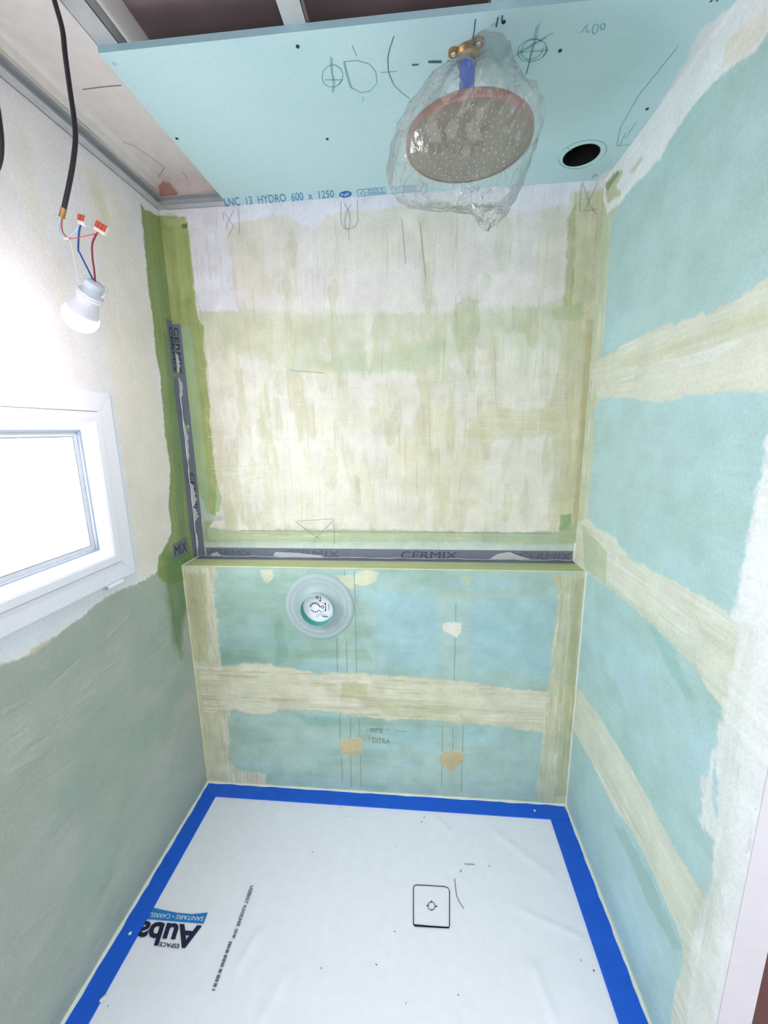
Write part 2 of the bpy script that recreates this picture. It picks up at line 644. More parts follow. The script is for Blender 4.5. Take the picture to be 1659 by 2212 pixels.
    def mottle(self, rgb, amt, sx, sy, lo=0.0, hi=0.6, box=None, octv=4):
        """broad uneven coverage of a coat"""
        self.seed += 3
        if box:
            si, sj = self.sel(*box)
        else:
            si, sj = slice(None), slice(None)
        A, B = self.A[si, sj], self.B[si, sj]
        m = sstep((fbm(A, B, sx, sy, self.seed, octv) - lo) / (hi - lo)) * amt
        if box:
            e = np.minimum(np.minimum(A - box[0], box[1] - A), np.minimum(B - box[2], box[3] - B))
            m = m * sstep(e / 0.05 + 0.3)
        self.col[si, sj] = self.col[si, sj] * (1 - m[..., None]) + lin(rgb) * m[..., None]

    def ridge(self, p0, p1, w, h, rgb=None, a=0.5, metric=False):
        self.seed += 1
        (x0, y0), (x1, y1) = [p0, p1] if metric else self.px([p0, p1])
        mg = w * 4
        si, sj = self.sel(min(x0, x1) - mg, max(x0, x1) + mg, min(y0, y1) - mg, max(y0, y1) + mg)
        A, B = self.A[si, sj], self.B[si, sj]
        if A.size == 0:
            return
        ex, ey = x1 - x0, y1 - y0
        L = math.hypot(ex, ey) + 1e-9
        t = ((A - x0) * ex + (B - y0) * ey) / L / L
        s = ((A - x0) * ey - (B - y0) * ex) / L + w * 1.2 * fbm(A, B, 0.05, 0.05, self.seed, 2)
        g = np.exp(-(s / w) ** 2) * sstep(np.minimum(t, 1 - t) * 5)
        self.h[si, sj] += h * g
        if rgb is not None:
            g = g[..., None] * a
            self.col[si, sj] = self.col[si, sj] * (1 - g) + lin(rgb) * g

    def rough_relief(self, amp, sx, sy):
        self.seed += 1
        self.h += amp * fbm(self.A, self.B, sx, sy, self.seed, 4)

    def build(self, name, material, hole=None, extra=None, parent=None, back=0.06):
        n = plane_n(self.ax, self.val)
        nu, nv = self.nu, self.nv
        co = np.zeros((nu, nv, 3))
        co[..., self.ia] = self.A
        co[..., self.ib] = self.B
        co[..., self.ax] = self.val + n[self.ax] * self.h
        idx = np.arange(nu * nv).reshape(nu, nv)
        q = np.stack([idx[:-1, :-1], idx[1:, :-1], idx[1:, 1:], idx[:-1, 1:]], -1).reshape(-1, 4)
        if hole:
            ca = (self.A[:-1, :-1] + self.A[1:, 1:]) / 2
            cb = (self.B[:-1, :-1] + self.B[1:, 1:]) / 2
            keep = ~((ca > hole[0]) & (ca < hole[1]) & (cb > hole[2]) & (cb < hole[3]))
            q = q[keep.ravel()]
        V = co.reshape(-1, 3)
        colr = self.col.reshape(-1, 3)
        lum = colr @ np.array([0.2126, 0.7152, 0.0722])
        colr = colr * 0.9 + lum[:, None] * 0.1      # desaturated slightly to offset tinted light bouncing between walls
        if extra is not None:
            ev, ef, ec = extra
            q = np.concatenate([q, np.array(ef) + len(V)])
            V = np.concatenate([V, np.array(ev, float)])
            colr = np.concatenate([colr, np.array(ec, float)])
        me = bpy.data.meshes.new(name)
        me.vertices.add(len(V))
        me.vertices.foreach_set('co', V.ravel())
        me.loops.add(q.size)
        me.loops.foreach_set('vertex_index', q.ravel().astype(np.int32))
        me.polygons.add(len(q))
        me.polygons.foreach_set('loop_start', (np.arange(len(q)) * 4).astype(np.int32))
        me.update(calc_edges=True)
        me.validate()
        me.polygons.foreach_set('use_smooth', np.ones(len(me.polygons), bool))
        at = me.color_attributes.new('coat', 'FLOAT_COLOR', 'POINT')
        at.data.foreach_set('color', np.concatenate([np.clip(colr, 0, 1), np.ones((len(V), 1))], 1).ravel())
        return link(name, me, material, parent)


def box_quads(a, b, color, skip=()):
    """verts, quads, colours of a box to append to a painted wall"""
    x0, y0, z0 = a
    x1, y1, z1 = b
    v = [(x0, y0, z0), (x1, y0, z0), (x1, y1, z0), (x0, y1, z0), (x0, y0, z1), (x1, y0, z1), (x1, y1, z1), (x0, y1, z1)]
    f = [(0, 3, 2, 1), (4, 5, 6, 7), (0, 1, 5, 4), (1, 2, 6, 5), (2, 3, 7, 6), (3, 0, 4, 7)]
    # every face gets its own corners so that smooth shading stays flat
    vv, ff = [], []
    for i, q in enumerate(f):
        if i in skip:
            continue
        ff.append(tuple(range(len(vv), len(vv) + 4)))
        vv += [v[k] for k in q]
    return vv, ff, [lin(color)] * len(vv)


def join_extra(*ex):
    V, F, K = [], [], []
    for v, f, k in ex:
        F += [tuple(i + len(V) for i in q) for q in f]
        V += v
        K += k
    return V, F, K


random.seed(5)
RES = 0.0032

# ================================================================== SETTING
# ---- upper back wall
wb = Wall(1, D, 0, W, HL - 0.005, HC, RES, (223, 219, 205))
wb.mottle((230, 227, 214), 0.8, 0.05, 0.30, -0.1, 0.5)
wb.mottle((198, 194, 152), 0.6, 0.05, 0.22, 0.08, 0.34)
wb.mottle((212, 204, 168), 0.45, 0.10, 0.12, 0.12, 0.36)
wb.mottle((200, 209, 178), 0.40, 0.16, 0.10, 0.15, 0.6)
# pale rose upper field
wb.poly([(405, 470), (1235, 430), (1232, 655), (1090, 672), (900, 680), (700, 676), (560, 670), (428, 668)], (230, 222, 219), 0.9, 0.012, 0.02, 0.05, 0.3)
wb.poly([(484, 478), (520, 470), (565, 470), (580, 640), (540, 650), (505, 560)], (214, 204, 172), 0.55, 0.012, 0.02, 0.05, 0.5)
wb.poly([(575, 470), (640, 470), (655, 640), (575, 660)], (220, 210, 186), 0.5, 0.015, 0.02, 0.05, 0.6)
wb.poly([(690, 452), (990, 430), (985, 560), (840, 570), (700, 600)], (222, 216, 198), 0.6, 0.015, 0.02, 0.05, 0.5)
wb.poly([(905, 470), (925, 462), (940, 560), (930, 640), (912, 600)], (212, 202, 176), 0.5, 0.008, 0.01, 0.03, 0.5)
wb.poly([(1165, 452), (1235, 442), (1230, 600), (1165, 640)], (216, 212, 188), 0.6, 0.015, 0.02, 0.05, 0.4)
# green stain band
wb.poly([(424, 668), (560, 672), (720, 676), (880, 680), (1000, 668), (1100, 668), (1180, 656), (1260, 646), (1258, 770), (1100, 745), (1000, 760), (960, 798), (780, 800), (640, 800), (500, 760), (430, 745)], (202, 208, 178), 0.75, 0.012, 0.02, 0.05, 0.25, 'v')
wb.poly([(660, 775), (800, 765), (960, 740), (958, 795), (800, 806), (650, 806)], (184, 200, 162), 0.6, 0.014, 0.02, 0.04, 0.4, 'h')
wb.poly([(500, 690), (690, 690), (680, 745), (520, 760)], (206, 198, 156), 0.5, 0.02, 0.02, 0.05, 0.3)
wb.poly([(975, 700), (985, 655), (1005, 640), (1030, 648), (1034, 700), (1022, 790), (1010, 812), (990, 770)], (182, 186, 140), 0.6, 0.006, 0.01, 0.03, 0.35)
wb.poly([(992, 660), (1008, 652), (1015, 690), (1008, 730), (995, 725)], (206, 210, 176), 0.7, 0.004, 0.006, 0.02)
wb.poly([(1055, 700), (1070, 700), (1072, 820), (1060, 900)], (192, 190, 146), 0.4, 0.006, 0.01, 0.03, 0.4)
wb.poly([(1010, 925), (1045, 895), (1080, 885), (1200, 880), (1215, 915), (1200, 935), (1090, 945), (1000, 945)], (202, 196, 142), 0.6, 0.012, 0.02, 0.05, 0.3, 'h')
wb.poly([(870, 930), (950, 870), (1000, 960), (1060, 1000), (1040, 1100), (900, 1080), (860, 1000)], (212, 206, 162), 0.5, 0.02, 0.03, 0.08, 0.4)
wb.poly([(680, 830), (790, 830), (800, 1130), (690, 1130)], (226, 225, 208), 0.45, 0.02, 0.02, 0.05, 0.4)
wb.poly([(1080, 720), (1175, 715), (1180, 880), (1085, 880)], (226, 228, 208), 0.6, 0.01, 0.012, 0.04, 0.2)
wb.poly([(560, 1000), (980, 990), (1180, 980), (1190, 1130), (560, 1135)], (224, 221, 198), 0.5, 0.02, 0.02, 0.06, 0.4, 'h')
# scatter of trowel patches
for k in range(90):
    a, b = random.uniform(0.14, 1.4), random.uniform(1.12, 2.15)
    c = random.choice([(231, 227, 213), (196, 192, 148), (206, 199, 160), (190, 198, 158), (228, 221, 203)])
    wb.blob(a, b, random.uniform(0.008, 0.03), random.uniform(0.02, 0.12), c, random.uniform(0.25, 0.6), 0.003, 0.012, streak=0.45, rs=0.025)
# white top band under the ceiling, painted paper edge
wb.poly([(300, 330), (1330, 250), (1300, 412), (1240, 438), (1180, 450), (1155, 462), (1110, 452), (1040, 446), (1005, 436), (960, 432), (870, 440), (850, 448), (800, 452), (735, 458), (708, 462), (680, 496), (655, 492), (628, 470), (590, 462), (560, 472), (530, 478), (500, 482), (488, 500), (496, 560), (504, 640), (512, 672), (426, 672), (415, 560), (405, 470), (345, 458)], (230, 227, 236), 0.95, 0.004, 0.008, 0.03)
# right olive strip
wb.poly([(1236, 420), (1312, 405), (1246, 1180), (1206, 1176), (1222, 900), (1226, 640), (1232, 540)], (196, 194, 148), 0.75, 0.008, 0.012, 0.04, 0.3, brush=[((222, 220, 186), 0.6, 2.0), ((172, 170, 112), 0.5, 1.4)])
wb.poly([(1226, 470), (1244, 440), (1243, 520), (1236, 660), (1216, 668), (1224, 560)], (168, 168, 106), 0.75, 0.004, 0.006, 0.03, 0.3)
wb.poly([(1250, 450), (1270, 450), (1264, 640), (1246, 650)], (206, 204, 162), 0.6, 0.006, 0.008, 0.03, 0.3)
wb.poly([(1196, 672), (1262, 650), (1258, 690), (1200, 690)], (172, 184, 134), 0.7, 0.006, 0.01, 0.03, 0.2)
wb.poly([(1268, 690), (1283, 690), (1262, 1000), (1250, 1140), (1238, 1140), (1250, 950)], (166, 160, 96), 0.6, 0.004, 0.006, 0.03, 0.5)
wb.poly([(1210, 1112), (1234, 1110), (1232, 1145), (1208, 1148)], (132, 166, 116), 0.9, 0.003, 0.005, 0.02)
# left green strip beside the corner
wb.poly([(335, 470), (352, 466), (398, 468), (406, 480), (408, 510), (414, 560), (424, 660), (428, 690), (440, 705), (442, 760), (448, 820), (456, 920), (462, 1000), (470, 1050), (466, 1110), (450, 1150), (470, 1170), (420, 1210), (340, 700)], (152, 168, 86), 0.95, 0.003, 0.006, 0.03, 0.1, h=0.0012, brush=[((176, 190, 110), 0.6, 2.0), ((118, 142, 58), 0.5, 1.2)])
wb.poly([(378, 490), (398, 490), (412, 640), (395, 650)], (172, 184, 104), 0.6, 0.010, 0.008, 0.04, 0.3)
wb.poly([(352, 472), (402, 470), (404, 486), (356, 490)], (182, 196, 134), 0.7, 0.004, 0.006, 0.02)
wb.poly([(392, 486), (404, 482), (406, 492), (396, 494)], (72, 118, 36), 0.9, 0.002, 0.003, 0.02)
wb.poly([(385, 705), (412, 705), (425, 840), (445, 1000), (452, 1110), (440, 1190), (418, 1200)], (160, 186, 144), 0.85, 0.008, 0.01, 0.04, 0.15, brush=[((178, 194, 120), 0.5, 2.0)])
wb.poly([(424, 1060), (440, 1085), (446, 1110), (480, 1116), (482, 1124), (440, 1126), (440, 1195), (420, 1195)], (188, 204, 190), 0.9, 0.006, 0.006, 0.03)
wb.poly([(456, 1050), (470, 1048), (480, 1075), (474, 1105), (458, 1110)], (138, 170, 98), 0.6, 0.004, 0.006, 0.02, h=0.001)
# bottom green band and pale strip above the tape
wb.poly([(440, 1138), (520, 1146), (700, 1143), (900, 1146), (1100, 1150), (1208, 1148), (1250, 1120), (1250, 1180), (440, 1176)], (162, 184, 146), 0.9, 0.004, 0.006, 0.03, 0.15, 'h')
wb.poly([(450, 1152), (1000, 1158), (1000, 1166), (450, 1166)], (190, 204, 150), 0.6, 0.004, 0.006, 0.03, 0.5, 'h')
wb.poly([(432, 1172), (900, 1170), (1250, 1176), (1250, 1222), (420, 1215)], (192, 208, 200), 0.85, 0.006, 0.005, 0.04)
# old damaged wall above the ceiling line, in the opening
wb.poly([(0, 2.31), (0.4, 2.31), (0.4, 2.40), (0, 2.40)], (222, 208, 204), 1, 0.004, 0.002, metric=True)
wb.poly([(0.0, 2.335), (0.065, 2.33), (0.070, 2.35), (0.05, 2.38), (0.0, 2.39)], (176, 116, 92), 0.85, 0.010, 0.03, 0.03, metric=True)
for k in range(80):
    x = random.uniform(0.1, 1.42)
    z = random.uniform(1.15, 2.1)
    wb.ridge((x, z), (x + random.uniform(-0.012, 0.012), z + random.uniform(0.04, 0.2)), 0.0022, random.choice([1, 1, -1]) * random.uniform(0.0008, 0.0018), random.choice([(172, 164, 118), (172, 164, 118), (240, 236, 222)]), 0.26, metric=True)
for p0, p1 in [((497, 520), (512, 640)), ((508, 640), (520, 690)), ((986, 470), (985, 560)), ((905, 470), (918, 640)), ((1065, 720), (1070, 900)), ((925, 880), (928, 1000)), ((443, 720), (470, 1060)), ((640, 700), (632, 800)), ((735, 960), (760, 1060))]:
    wb.ridge(p0, p1, 0.003, 0.0016, (204, 196, 160), 0.35)
wb.blotch(0.14, 0.05)
wb.streaks(0.06, 0.005, 0.14)
wb.streaks(0.35, 0.006, 0.16, (198, 192, 150), 0.15, 0.55)
wb.streaks(0.30, 0.10, 0.004, (232, 229, 216), 0.15, 0.5, box=(0.1, 1.45, 1.05, 1.75))
wb.streaks(0.25, 0.09, 0.004, (196, 194, 146), 0.2, 0.5, box=(0.1, 1.45, 1.05, 1.7))
wb.rough_relief(0.0012, 0.06, 0.09)
wall_back = wb.build('wall_back', M['coat'], extra=box_quads((0, D + 0.003, -0.02), (W, D + 0.10, HC), (200, 200, 190), skip=(2,)))
tag(wall_back, 'upper back wall in streaky cream filler with green sealing coat', 'wall', kind='structure')

# ---- half wall below, boxed out from the upper wall
wl = Wall(1, 0.0, 0, W, -0.01, HL - 0.003, RES, (168, 198, 187))
wl.mottle((146, 182, 164), 0.7, 0.25, 0.08, -0.1, 0.5)
wl.mottle((160, 204, 212), 0.5, 0.30, 0.05, 0.0, 0.5)
wl.poly([(800, 1278), (1000, 1290), (1190, 1300), (1185, 1450), (1000, 1455), (820, 1440)], (160, 204, 212), 0.75, 0.03, 0.03, 0.1, 0.3, 'h')
wl.poly([(480, 1240), (740, 1240), (790, 1300), (780, 1400), (640, 1430), (480, 1430)], (134, 176, 156), 0.5, 0.03, 0.03, 0.1, 0.4, 'h')
wl.poly([(495, 1330), (580, 1330), (590, 1380), (500, 1390)], (156, 190, 184), 0.6, 0.006, 0.008, 0.03)
wl.poly([(590, 1340), (610, 1340), (622, 1420), (600, 1420)], (118, 164, 138), 0.5, 0.01, 0.01, 0.03)
wl.poly([(640, 1405), (790, 1400), (800, 1425), (640, 1420)], (118, 160, 130), 0.5, 0.012, 0.01, 0.04, 0.4, 'h')
wl.poly([(470, 1412), (620, 1425), (600, 1438), (475, 1436)], (104, 152, 134), 0.5, 0.01, 0.008, 0.03, 0.3, 'h')
wl.poly([(945, 1270), (1018, 1270), (1020, 1470), (948, 1470)], (178, 200, 182), 0.45, 0.008, 0.006, 0.03, 0.2)
wl.poly([(728, 1250), (766, 1250), (772, 1455), (735, 1452)], (172, 196, 182), 0.4, 0.008, 0.006, 0.03, 0.2)
wl.poly([(640, 1545), (820, 1552), (830, 1575), (660, 1565)], (110, 160, 132), 0.5, 0.01, 0.012, 0.04, 0.3, 'h')
wl.poly([(735, 1540), (780, 1545), (785, 1690), (742, 1690)], (170, 198, 184), 0.4, 0.006, 0.006, 0.03)
wl.poly([(950, 1560), (1000, 1565), (998, 1718), (950, 1716)], (176, 198, 178), 0.4, 0.006, 0.006, 0.03)
FILL = (218, 214, 184)
wl.poly([(385, 1222), (464, 1226), (468, 1244), (463, 1256), (462, 1292), (468, 1320), (470, 1360), (474, 1400), (480, 1440), (500, 1535), (490, 1560), (496, 1600), (494, 1640), (512, 1662), (575, 1672), (574, 1694), (440, 1700), (380, 1222)], FILL, 0.95, 0.003, 0.008, 0.025, 0.1, h=0.0012, brush=[((184, 180, 134), 0.6, 2.2), ((236, 232, 212), 0.7, 1.5), ((162, 158, 108), 0.4, 1.0), ((196, 202, 166), 0.4, 5.0)])
wl.poly([(400, 1240), (445, 1240), (450, 1430), (415, 1430)], (178, 178, 118), 0.6, 0.010, 0.012, 0.03, 0.5)
wl.poly([(420, 1440), (470, 1440), (480, 1690), (446, 1690)], (196, 192, 150), 0.5, 0.010, 0.012, 0.03, 0.5)
wl.poly([(425, 1436), (482, 1440), (530, 1433), (590, 1437), (640, 1447), (690, 1455), (740, 1452), (860, 1460), (950, 1468), (1010, 1474), (1060, 1480), (1090, 1488), (1245, 1492), (1240, 1600), (1170, 1582), (1130, 1576), (1080, 1566), (1000, 1562), (900, 1552), (840, 1556), (780, 1546), (730, 1540), (660, 1532), (600, 1534), (575, 1543), (550, 1546), (530, 1540), (505, 1532), (440, 1540)], FILL, 0.96, 0.003, 0.010, 0.025, 0.1, 'h', h=0.0012, brush=[((184, 180, 134), 0.6, 2.2), ((236, 232, 212), 0.7, 1.5), ((162, 158, 108), 0.4, 1.0), ((196, 202, 166), 0.4, 5.0)])
wl.poly([(500, 1470), (900, 1490), (1200, 1520), (1190, 1545), (880, 1515), (500, 1492)], (224, 222, 192), 0.5, 0.012, 0.012, 0.04, 0.6, 'h')
wl.poly([(735, 1470), (795, 1475), (790, 1512), (736, 1508)], (184, 188, 132), 0.6, 0.008, 0.01, 0.03, 0.2)
wl.poly([(820, 1520), (1000, 1528), (1000, 1548), (830, 1542)], (186, 190, 138), 0.6, 0.008, 0.01, 0.03, 0.4, 'h')
wl.poly([(1196, 1246), (1210, 1240), (1280, 1236), (1235, 1740), (1160, 1726), (1160, 1700), (1168, 1640), (1174, 1582), (1184, 1490), (1190, 1430), (1198, 1370), (1206, 1310), (1206, 1280)], (206, 206, 170), 0.95, 0.003, 0.007, 0.025, 0.1, h=0.0012, brush=[((184, 180, 134), 0.6, 2.2), ((236, 232, 212), 0.7, 1.5), ((162, 158, 108), 0.4, 1.0), ((196, 202, 166), 0.4, 5.0)])
wl.poly([(1238, 1260), (1262, 1250), (1225, 1720), (1200, 1720), (1225, 1480)], (168, 172, 118), 0.6, 0.008, 0.01, 0.03, 0.5)
CRM = (212, 216, 184)
wl.poly([(562, 1232), (590, 1228), (591, 1248), (576, 1262), (566, 1250)], CRM, 0.95, 0.003, 0.005, 0.02, h=0.001)
wl.poly([(728, 1245), (762, 1241), (766, 1275), (748, 1268)], (206, 208, 174), 0.9, 0.003, 0.005, 0.02, h=0.001)
wl.poly([(766, 1240), (790, 1232), (817, 1236), (812, 1256), (790, 1267), (766, 1260)], CRM, 0.95, 0.003, 0.005, 0.02, h=0.001)
wl.poly([(996, 1246), (1010, 1241), (1024, 1246), (1020, 1260), (1000, 1264)], (186, 204, 168), 0.8, 0.004, 0.006, 0.02, h=0.001)
wl.poly([(954, 1350), (970, 1344), (998, 1345), (998, 1362), (988, 1378), (974, 1368), (958, 1364)], (224, 224, 206), 0.98, 0.002, 0.005, 0.02, h=0.0014)
wl.poly([(734, 1600), (756, 1594), (780, 1594), (784, 1622), (736, 1628)], (208, 190, 146), 0.97, 0.002, 0.004, 0.02, h=0.0014)
wl.poly([(736, 1626), (784, 1622), (784, 1634), (738, 1632)], (186, 182, 144), 0.7, 0.002, 0.004, 0.02)
wl.poly([(948, 1630), (972, 1620), (996, 1626), (1006, 1632), (994, 1648), (982, 1664), (966, 1662), (952, 1646)], (194, 178, 132), 0.95, 0.003, 0.005, 0.02, h=0.0014)
wl.poly([(490, 1545), (520, 1560), (516, 1640), (500, 1655)], (168, 190, 166), 0.5, 0.006, 0.02, 0.015)
for k in range(46):
    z = random.uniform(0.38, 0.5)
    x = random.uniform(0.05, 1.3)
    wl.ridge((x, z - x * 0.01), (x + random.uniform(0.05, 0.25), z - x * 0.01 + random.uniform(-0.008, 0.004)), 0.0018, random.uniform(-0.0007, 0.0009), (172, 170, 124), 0.3, metric=True)
for k in range(40):
    x = random.choice([random.uniform(0.01, 0.1), random.uniform(1.43, 1.52)])
    z = random.uniform(0.02, 0.85)
    wl.ridge((x, z), (x + random.uniform(-0.006, 0.006), z + random.uniform(0.05, 0.16)), 0.0018, random.uniform(-0.0007, 0.0009), (166, 162, 110), 0.35, metric=True)
wl.blotch(0.16, 0.05)
wl.streaks(0.05, 0.16, 0.008)
wl.rough_relief(0.0007, 0.09, 0.06)
wall_low = wl.build('wall_back_lower', M['coat'], extra=box_quads((0, 0.003, -0.02), (W, D, HL - 0.003), (176, 184, 132), skip=(2,)))
tag(wall_low, 'boxed-out half wall of turquoise board with cream filled joints', 'wall', kind='structure')

# ---- ledge on the half wall
lg = Wall(2, HL, 0, W, -0.001, D, 0.004, (190, 196, 140))
lg.mottle((206, 206, 158), 0.6, 0.3, 0.02, -0.1, 0.5)
lg.mottle((166, 188, 134), 0.6, 0.25, 0.03, 0.0, 0.5)
lg.rough_relief(0.0008, 0.1, 0.03)
ledge = lg.build('trim_1', M['coat'])
tag(ledge, 'olive coated ledge along the top of the half wall', 'ledge', kind='structure')

# ---- right wall
wr = Wall(0, W, YE, D, -0.01, HC, RES, (178, 213, 212))
wr.mottle((168, 204, 194), 0.6, 0.25, 0.18, -0.1, 0.5)
wr.mottle((182, 220, 230), 0.6, 0.22, 0.2, 0.0, 0.5)
wr.poly([(1330, 1790), (1345, 1780), (1440, 1970), (1472, 2050), (1455, 2050), (1400, 1950)], (152, 192, 184), 0.6, 0.006, 0.01, 0.04)
wr.poly([(1400, 1350), (1440, 1370), (1470, 1440), (1500, 1510), (1480, 1510), (1440, 1440)], (140, 188, 180), 0.5, 0.01, 0.012, 0.04)
WFIL = (224, 224, 203)
WWH = (246, 247, 248)
# corner strip
wr.poly([(1330, 380), (1346, 430), (1322, 470), (1316, 560), (1308, 680), (1298, 778), (1300, 860), (1284, 880), (1280, 1000), (1272, 1070), (1270, 1120), (1264, 1250), (1230, 1250), (1300, 380)], (208, 213, 176), 0.92, 0.003, 0.005, 0.03, 0.15, h=0.0008, brush=[((206, 210, 180), 0.5, 2.2), ((242, 241, 232), 0.7, 1.5), ((188, 192, 160), 0.35, 1.0)])
# joints
wr.poly([(1270, 790), (1300, 772), (1350, 744), (1400, 718), (1440, 702), (1490, 688), (1540, 672), (1590, 645), (1625, 622), pj((W, -0.80, 1.80)), pj((W, -0.80, 1.55)), (1600, 842), (1540, 848), (1490, 852), (1455, 866), (1400, 864), (1340, 858), (1290, 858)], WFIL, 0.95, 0.004, 0.007, 0.03, 0.12, 'h', h=0.001, brush=[((206, 210, 180), 0.5, 2.2), ((242, 241, 232), 0.7, 1.5), ((188, 192, 160), 0.35, 1.0)])
wr.poly([(1330, 780), (1500, 720), (1659, 660), (1659, 700), (1500, 750), (1350, 800)], (198, 200, 152), 0.5, 0.015, 0.015, 0.04, 0.5, 'h')
wr.poly([(1460, 790), (1659, 740), (1659, 830), (1480, 850)], (232, 232, 214), 0.6, 0.02, 0.015, 0.04, 0.4, 'h')
wr.poly([(1240, 1130), (1272, 1118), (1290, 1142), (1318, 1152), (1332, 1166), (1350, 1190), (1356, 1206), (1420, 1236), (1480, 1268), (1540, 1302), (1590, 1334), (1640, 1330), pj((W, -0.80, 1.05)), pj((W, -0.80, 0.86)), (1590, 1560), (1560, 1530), (1530, 1490), (1500, 1440), (1450, 1388), (1400, 1340), (1345, 1292), (1300, 1258), (1262, 1232), (1240, 1230)], (226, 228, 208), 0.95, 0.004, 0.007, 0.03, 0.1, 'h', h=0.001, brush=[((206, 210, 180), 0.5, 2.2), ((242, 241, 232), 0.7, 1.5), ((188, 192, 160), 0.35, 1.0)])
wr.poly([(1258, 1130), (1268, 1145), (1312, 1192), (1310, 1262), (1264, 1232)], (190, 206, 172), 0.9, 0.003, 0.004, 0.03, 0.15)
wr.poly([(1350, 1290), (1400, 1320), (1500, 1400), (1506, 1450), (1440, 1385)], (196, 212, 188), 0.6, 0.006, 0.01, 0.03, 0.4, 'h')
wr.poly([(1235, 1490), (1256, 1490), (1290, 1540), (1330, 1604), (1370, 1672), (1400, 1724), (1450, 1816), (1490, 1886), (1530, 1946), (1600, 2000), (1560, 2300), (1440, 2300), (1455, 2150), (1478, 2060), (1470, 2020), (1440, 1950), (1400, 1862), (1360, 1786), (1330, 1752), (1300, 1690), (1268, 1626), (1240, 1580)], (220, 224, 202), 0.95, 0.004, 0.006, 0.03, 0.12, 'h', h=0.001, brush=[((206, 210, 180), 0.5, 2.2), ((242, 241, 232), 0.7, 1.5), ((188, 192, 160), 0.35, 1.0)])
wr.poly([(1290, 1570), (1340, 1640), (1440, 1830), (1500, 1960), (1480, 1960), (1400, 1800), (1300, 1620)], (230, 232, 216), 0.5, 0.012, 0.012, 0.04, 0.5, 'h')
# front edge in white filler
wr.poly([(1720, 980), (1645, 1075), (1632, 1150), (1616, 1260), (1604, 1330), (1590, 1400), (1572, 1480), (1552, 1590), (1534, 1640), (1530, 1668), (1512, 1690), (1524, 1722), (1508, 1772), (1530, 1796), (1546, 1820), (1540, 1880), (1530, 1940), (1500, 2000), (1490, 2100), (1480, 2400), (1900, 2400), (1900, 980)], (232, 236, 230), 0.92, 0.006, 0.012, 0.03, 0.12, h=0.001, brush=[((208, 216, 200), 0.5, 2.0), ((244, 244, 244), 0.7, 1.5)])
wr.poly([(1640, 1330), (1700, 1100), (1900, 1100), (1900, 2400), (1520, 2400), (1580, 1800)], WWH, 0.9, 0.014, 0.012, 0.05, 0.15, h=0.0006)
wr.poly([(1545, 1640), (1552, 1700), (1548, 1760), (1538, 1720), (1540, 1660)], (160, 206, 218), 0.7, 0.005, 0.006, 0.02)
wr.poly([(1520, 1880), (1560, 1900), (1540, 2010), (1490, 2000)], (196, 204, 190), 0.4, 0.01, 0.014, 0.03)
wr.poly([(-0.82, 1.15), (-0.665, 1.15), (-0.675, 1.5), (-0.66, 1.9), (-0.68, 2.4), (-0.82, 2.4)], WWH, 0.9, 0.008, 0.014, 0.04, 0.12, metric=True, h=0.0008)
# joint to the ceiling
wr.poly([(1306, 330), (1700, -300), (1800, -300), (1720, 20), (1659, 72), (1632, 112), (1606, 122), (1570, 152), (1520, 200), (1480, 252), (1446, 304), (1424, 346), (1400, 372), (1366, 402), (1338, 440), (1312, 460), (1290, 400)], WWH, 0.95, 0.004, 0.006, 0.03, 0.08, h=0.0008)
wr.poly([(1570, 90), (1659, 20), (1659, 72), (1620, 112), (1560, 150)], (232, 222, 196), 0.6, 0.01, 0.012, 0.04)
wr.poly([(1312, 440), (1308, 396), (1326, 372), (1346, 372), (1332, 400), (1342, 420)], (190, 200, 150), 0.8, 0.006, 0.008, 0.03)
wr.poly([(1308, 402), (1334, 368), (1340, 372), (1322, 400), (1314, 412)], (116, 146, 96), 0.8, 0.003, 0.003, 0.02)
wr.poly([(1360, 372), (1384, 340), (1390, 342), (1370, 374)], (210, 194, 160), 0.6, 0.003, 0.004, 0.02)
for k in range(70):
    y = random.uniform(YE, 0.05)
    z = random.choice([random.uniform(1.42, 1.62), random.uniform(0.83, 1.0), random.uniform(0.35, 0.5), random.uniform(0.1, 2.2)])
    wr.ridge((y, z), (y + random.uniform(0.05, 0.2), z + random.uniform(-0.01, 0.01)), 0.0018, random.uniform(-0.0006, 0.0008), metric=True)
wr.blotch(0.10, 0.06)
wr.streaks(0.05, 0.16, 0.012)
wr.rough_relief(0.0007, 0.08, 0.08)
wall_right = wr.build('wall_right', M['coat'], extra=box_quads((W + 0.003, YE + 0.012, -0.02), (W + 0.062, D + 0.10, HC), (214, 214, 222), skip=(5,)))
tag(wall_right, 'right wall of turquoise board with pale filled joints and white front edge', 'wall', kind='structure')
jamb = box_obj('trim_2', (W - 0.001, YE, -0.02), (W + 0.064, YE + 0.012, HC), M['jamb'], bevel=0.0015)
tag(jamb, 'pale lilac-white end face of the right wall', 'trim', kind='structure')

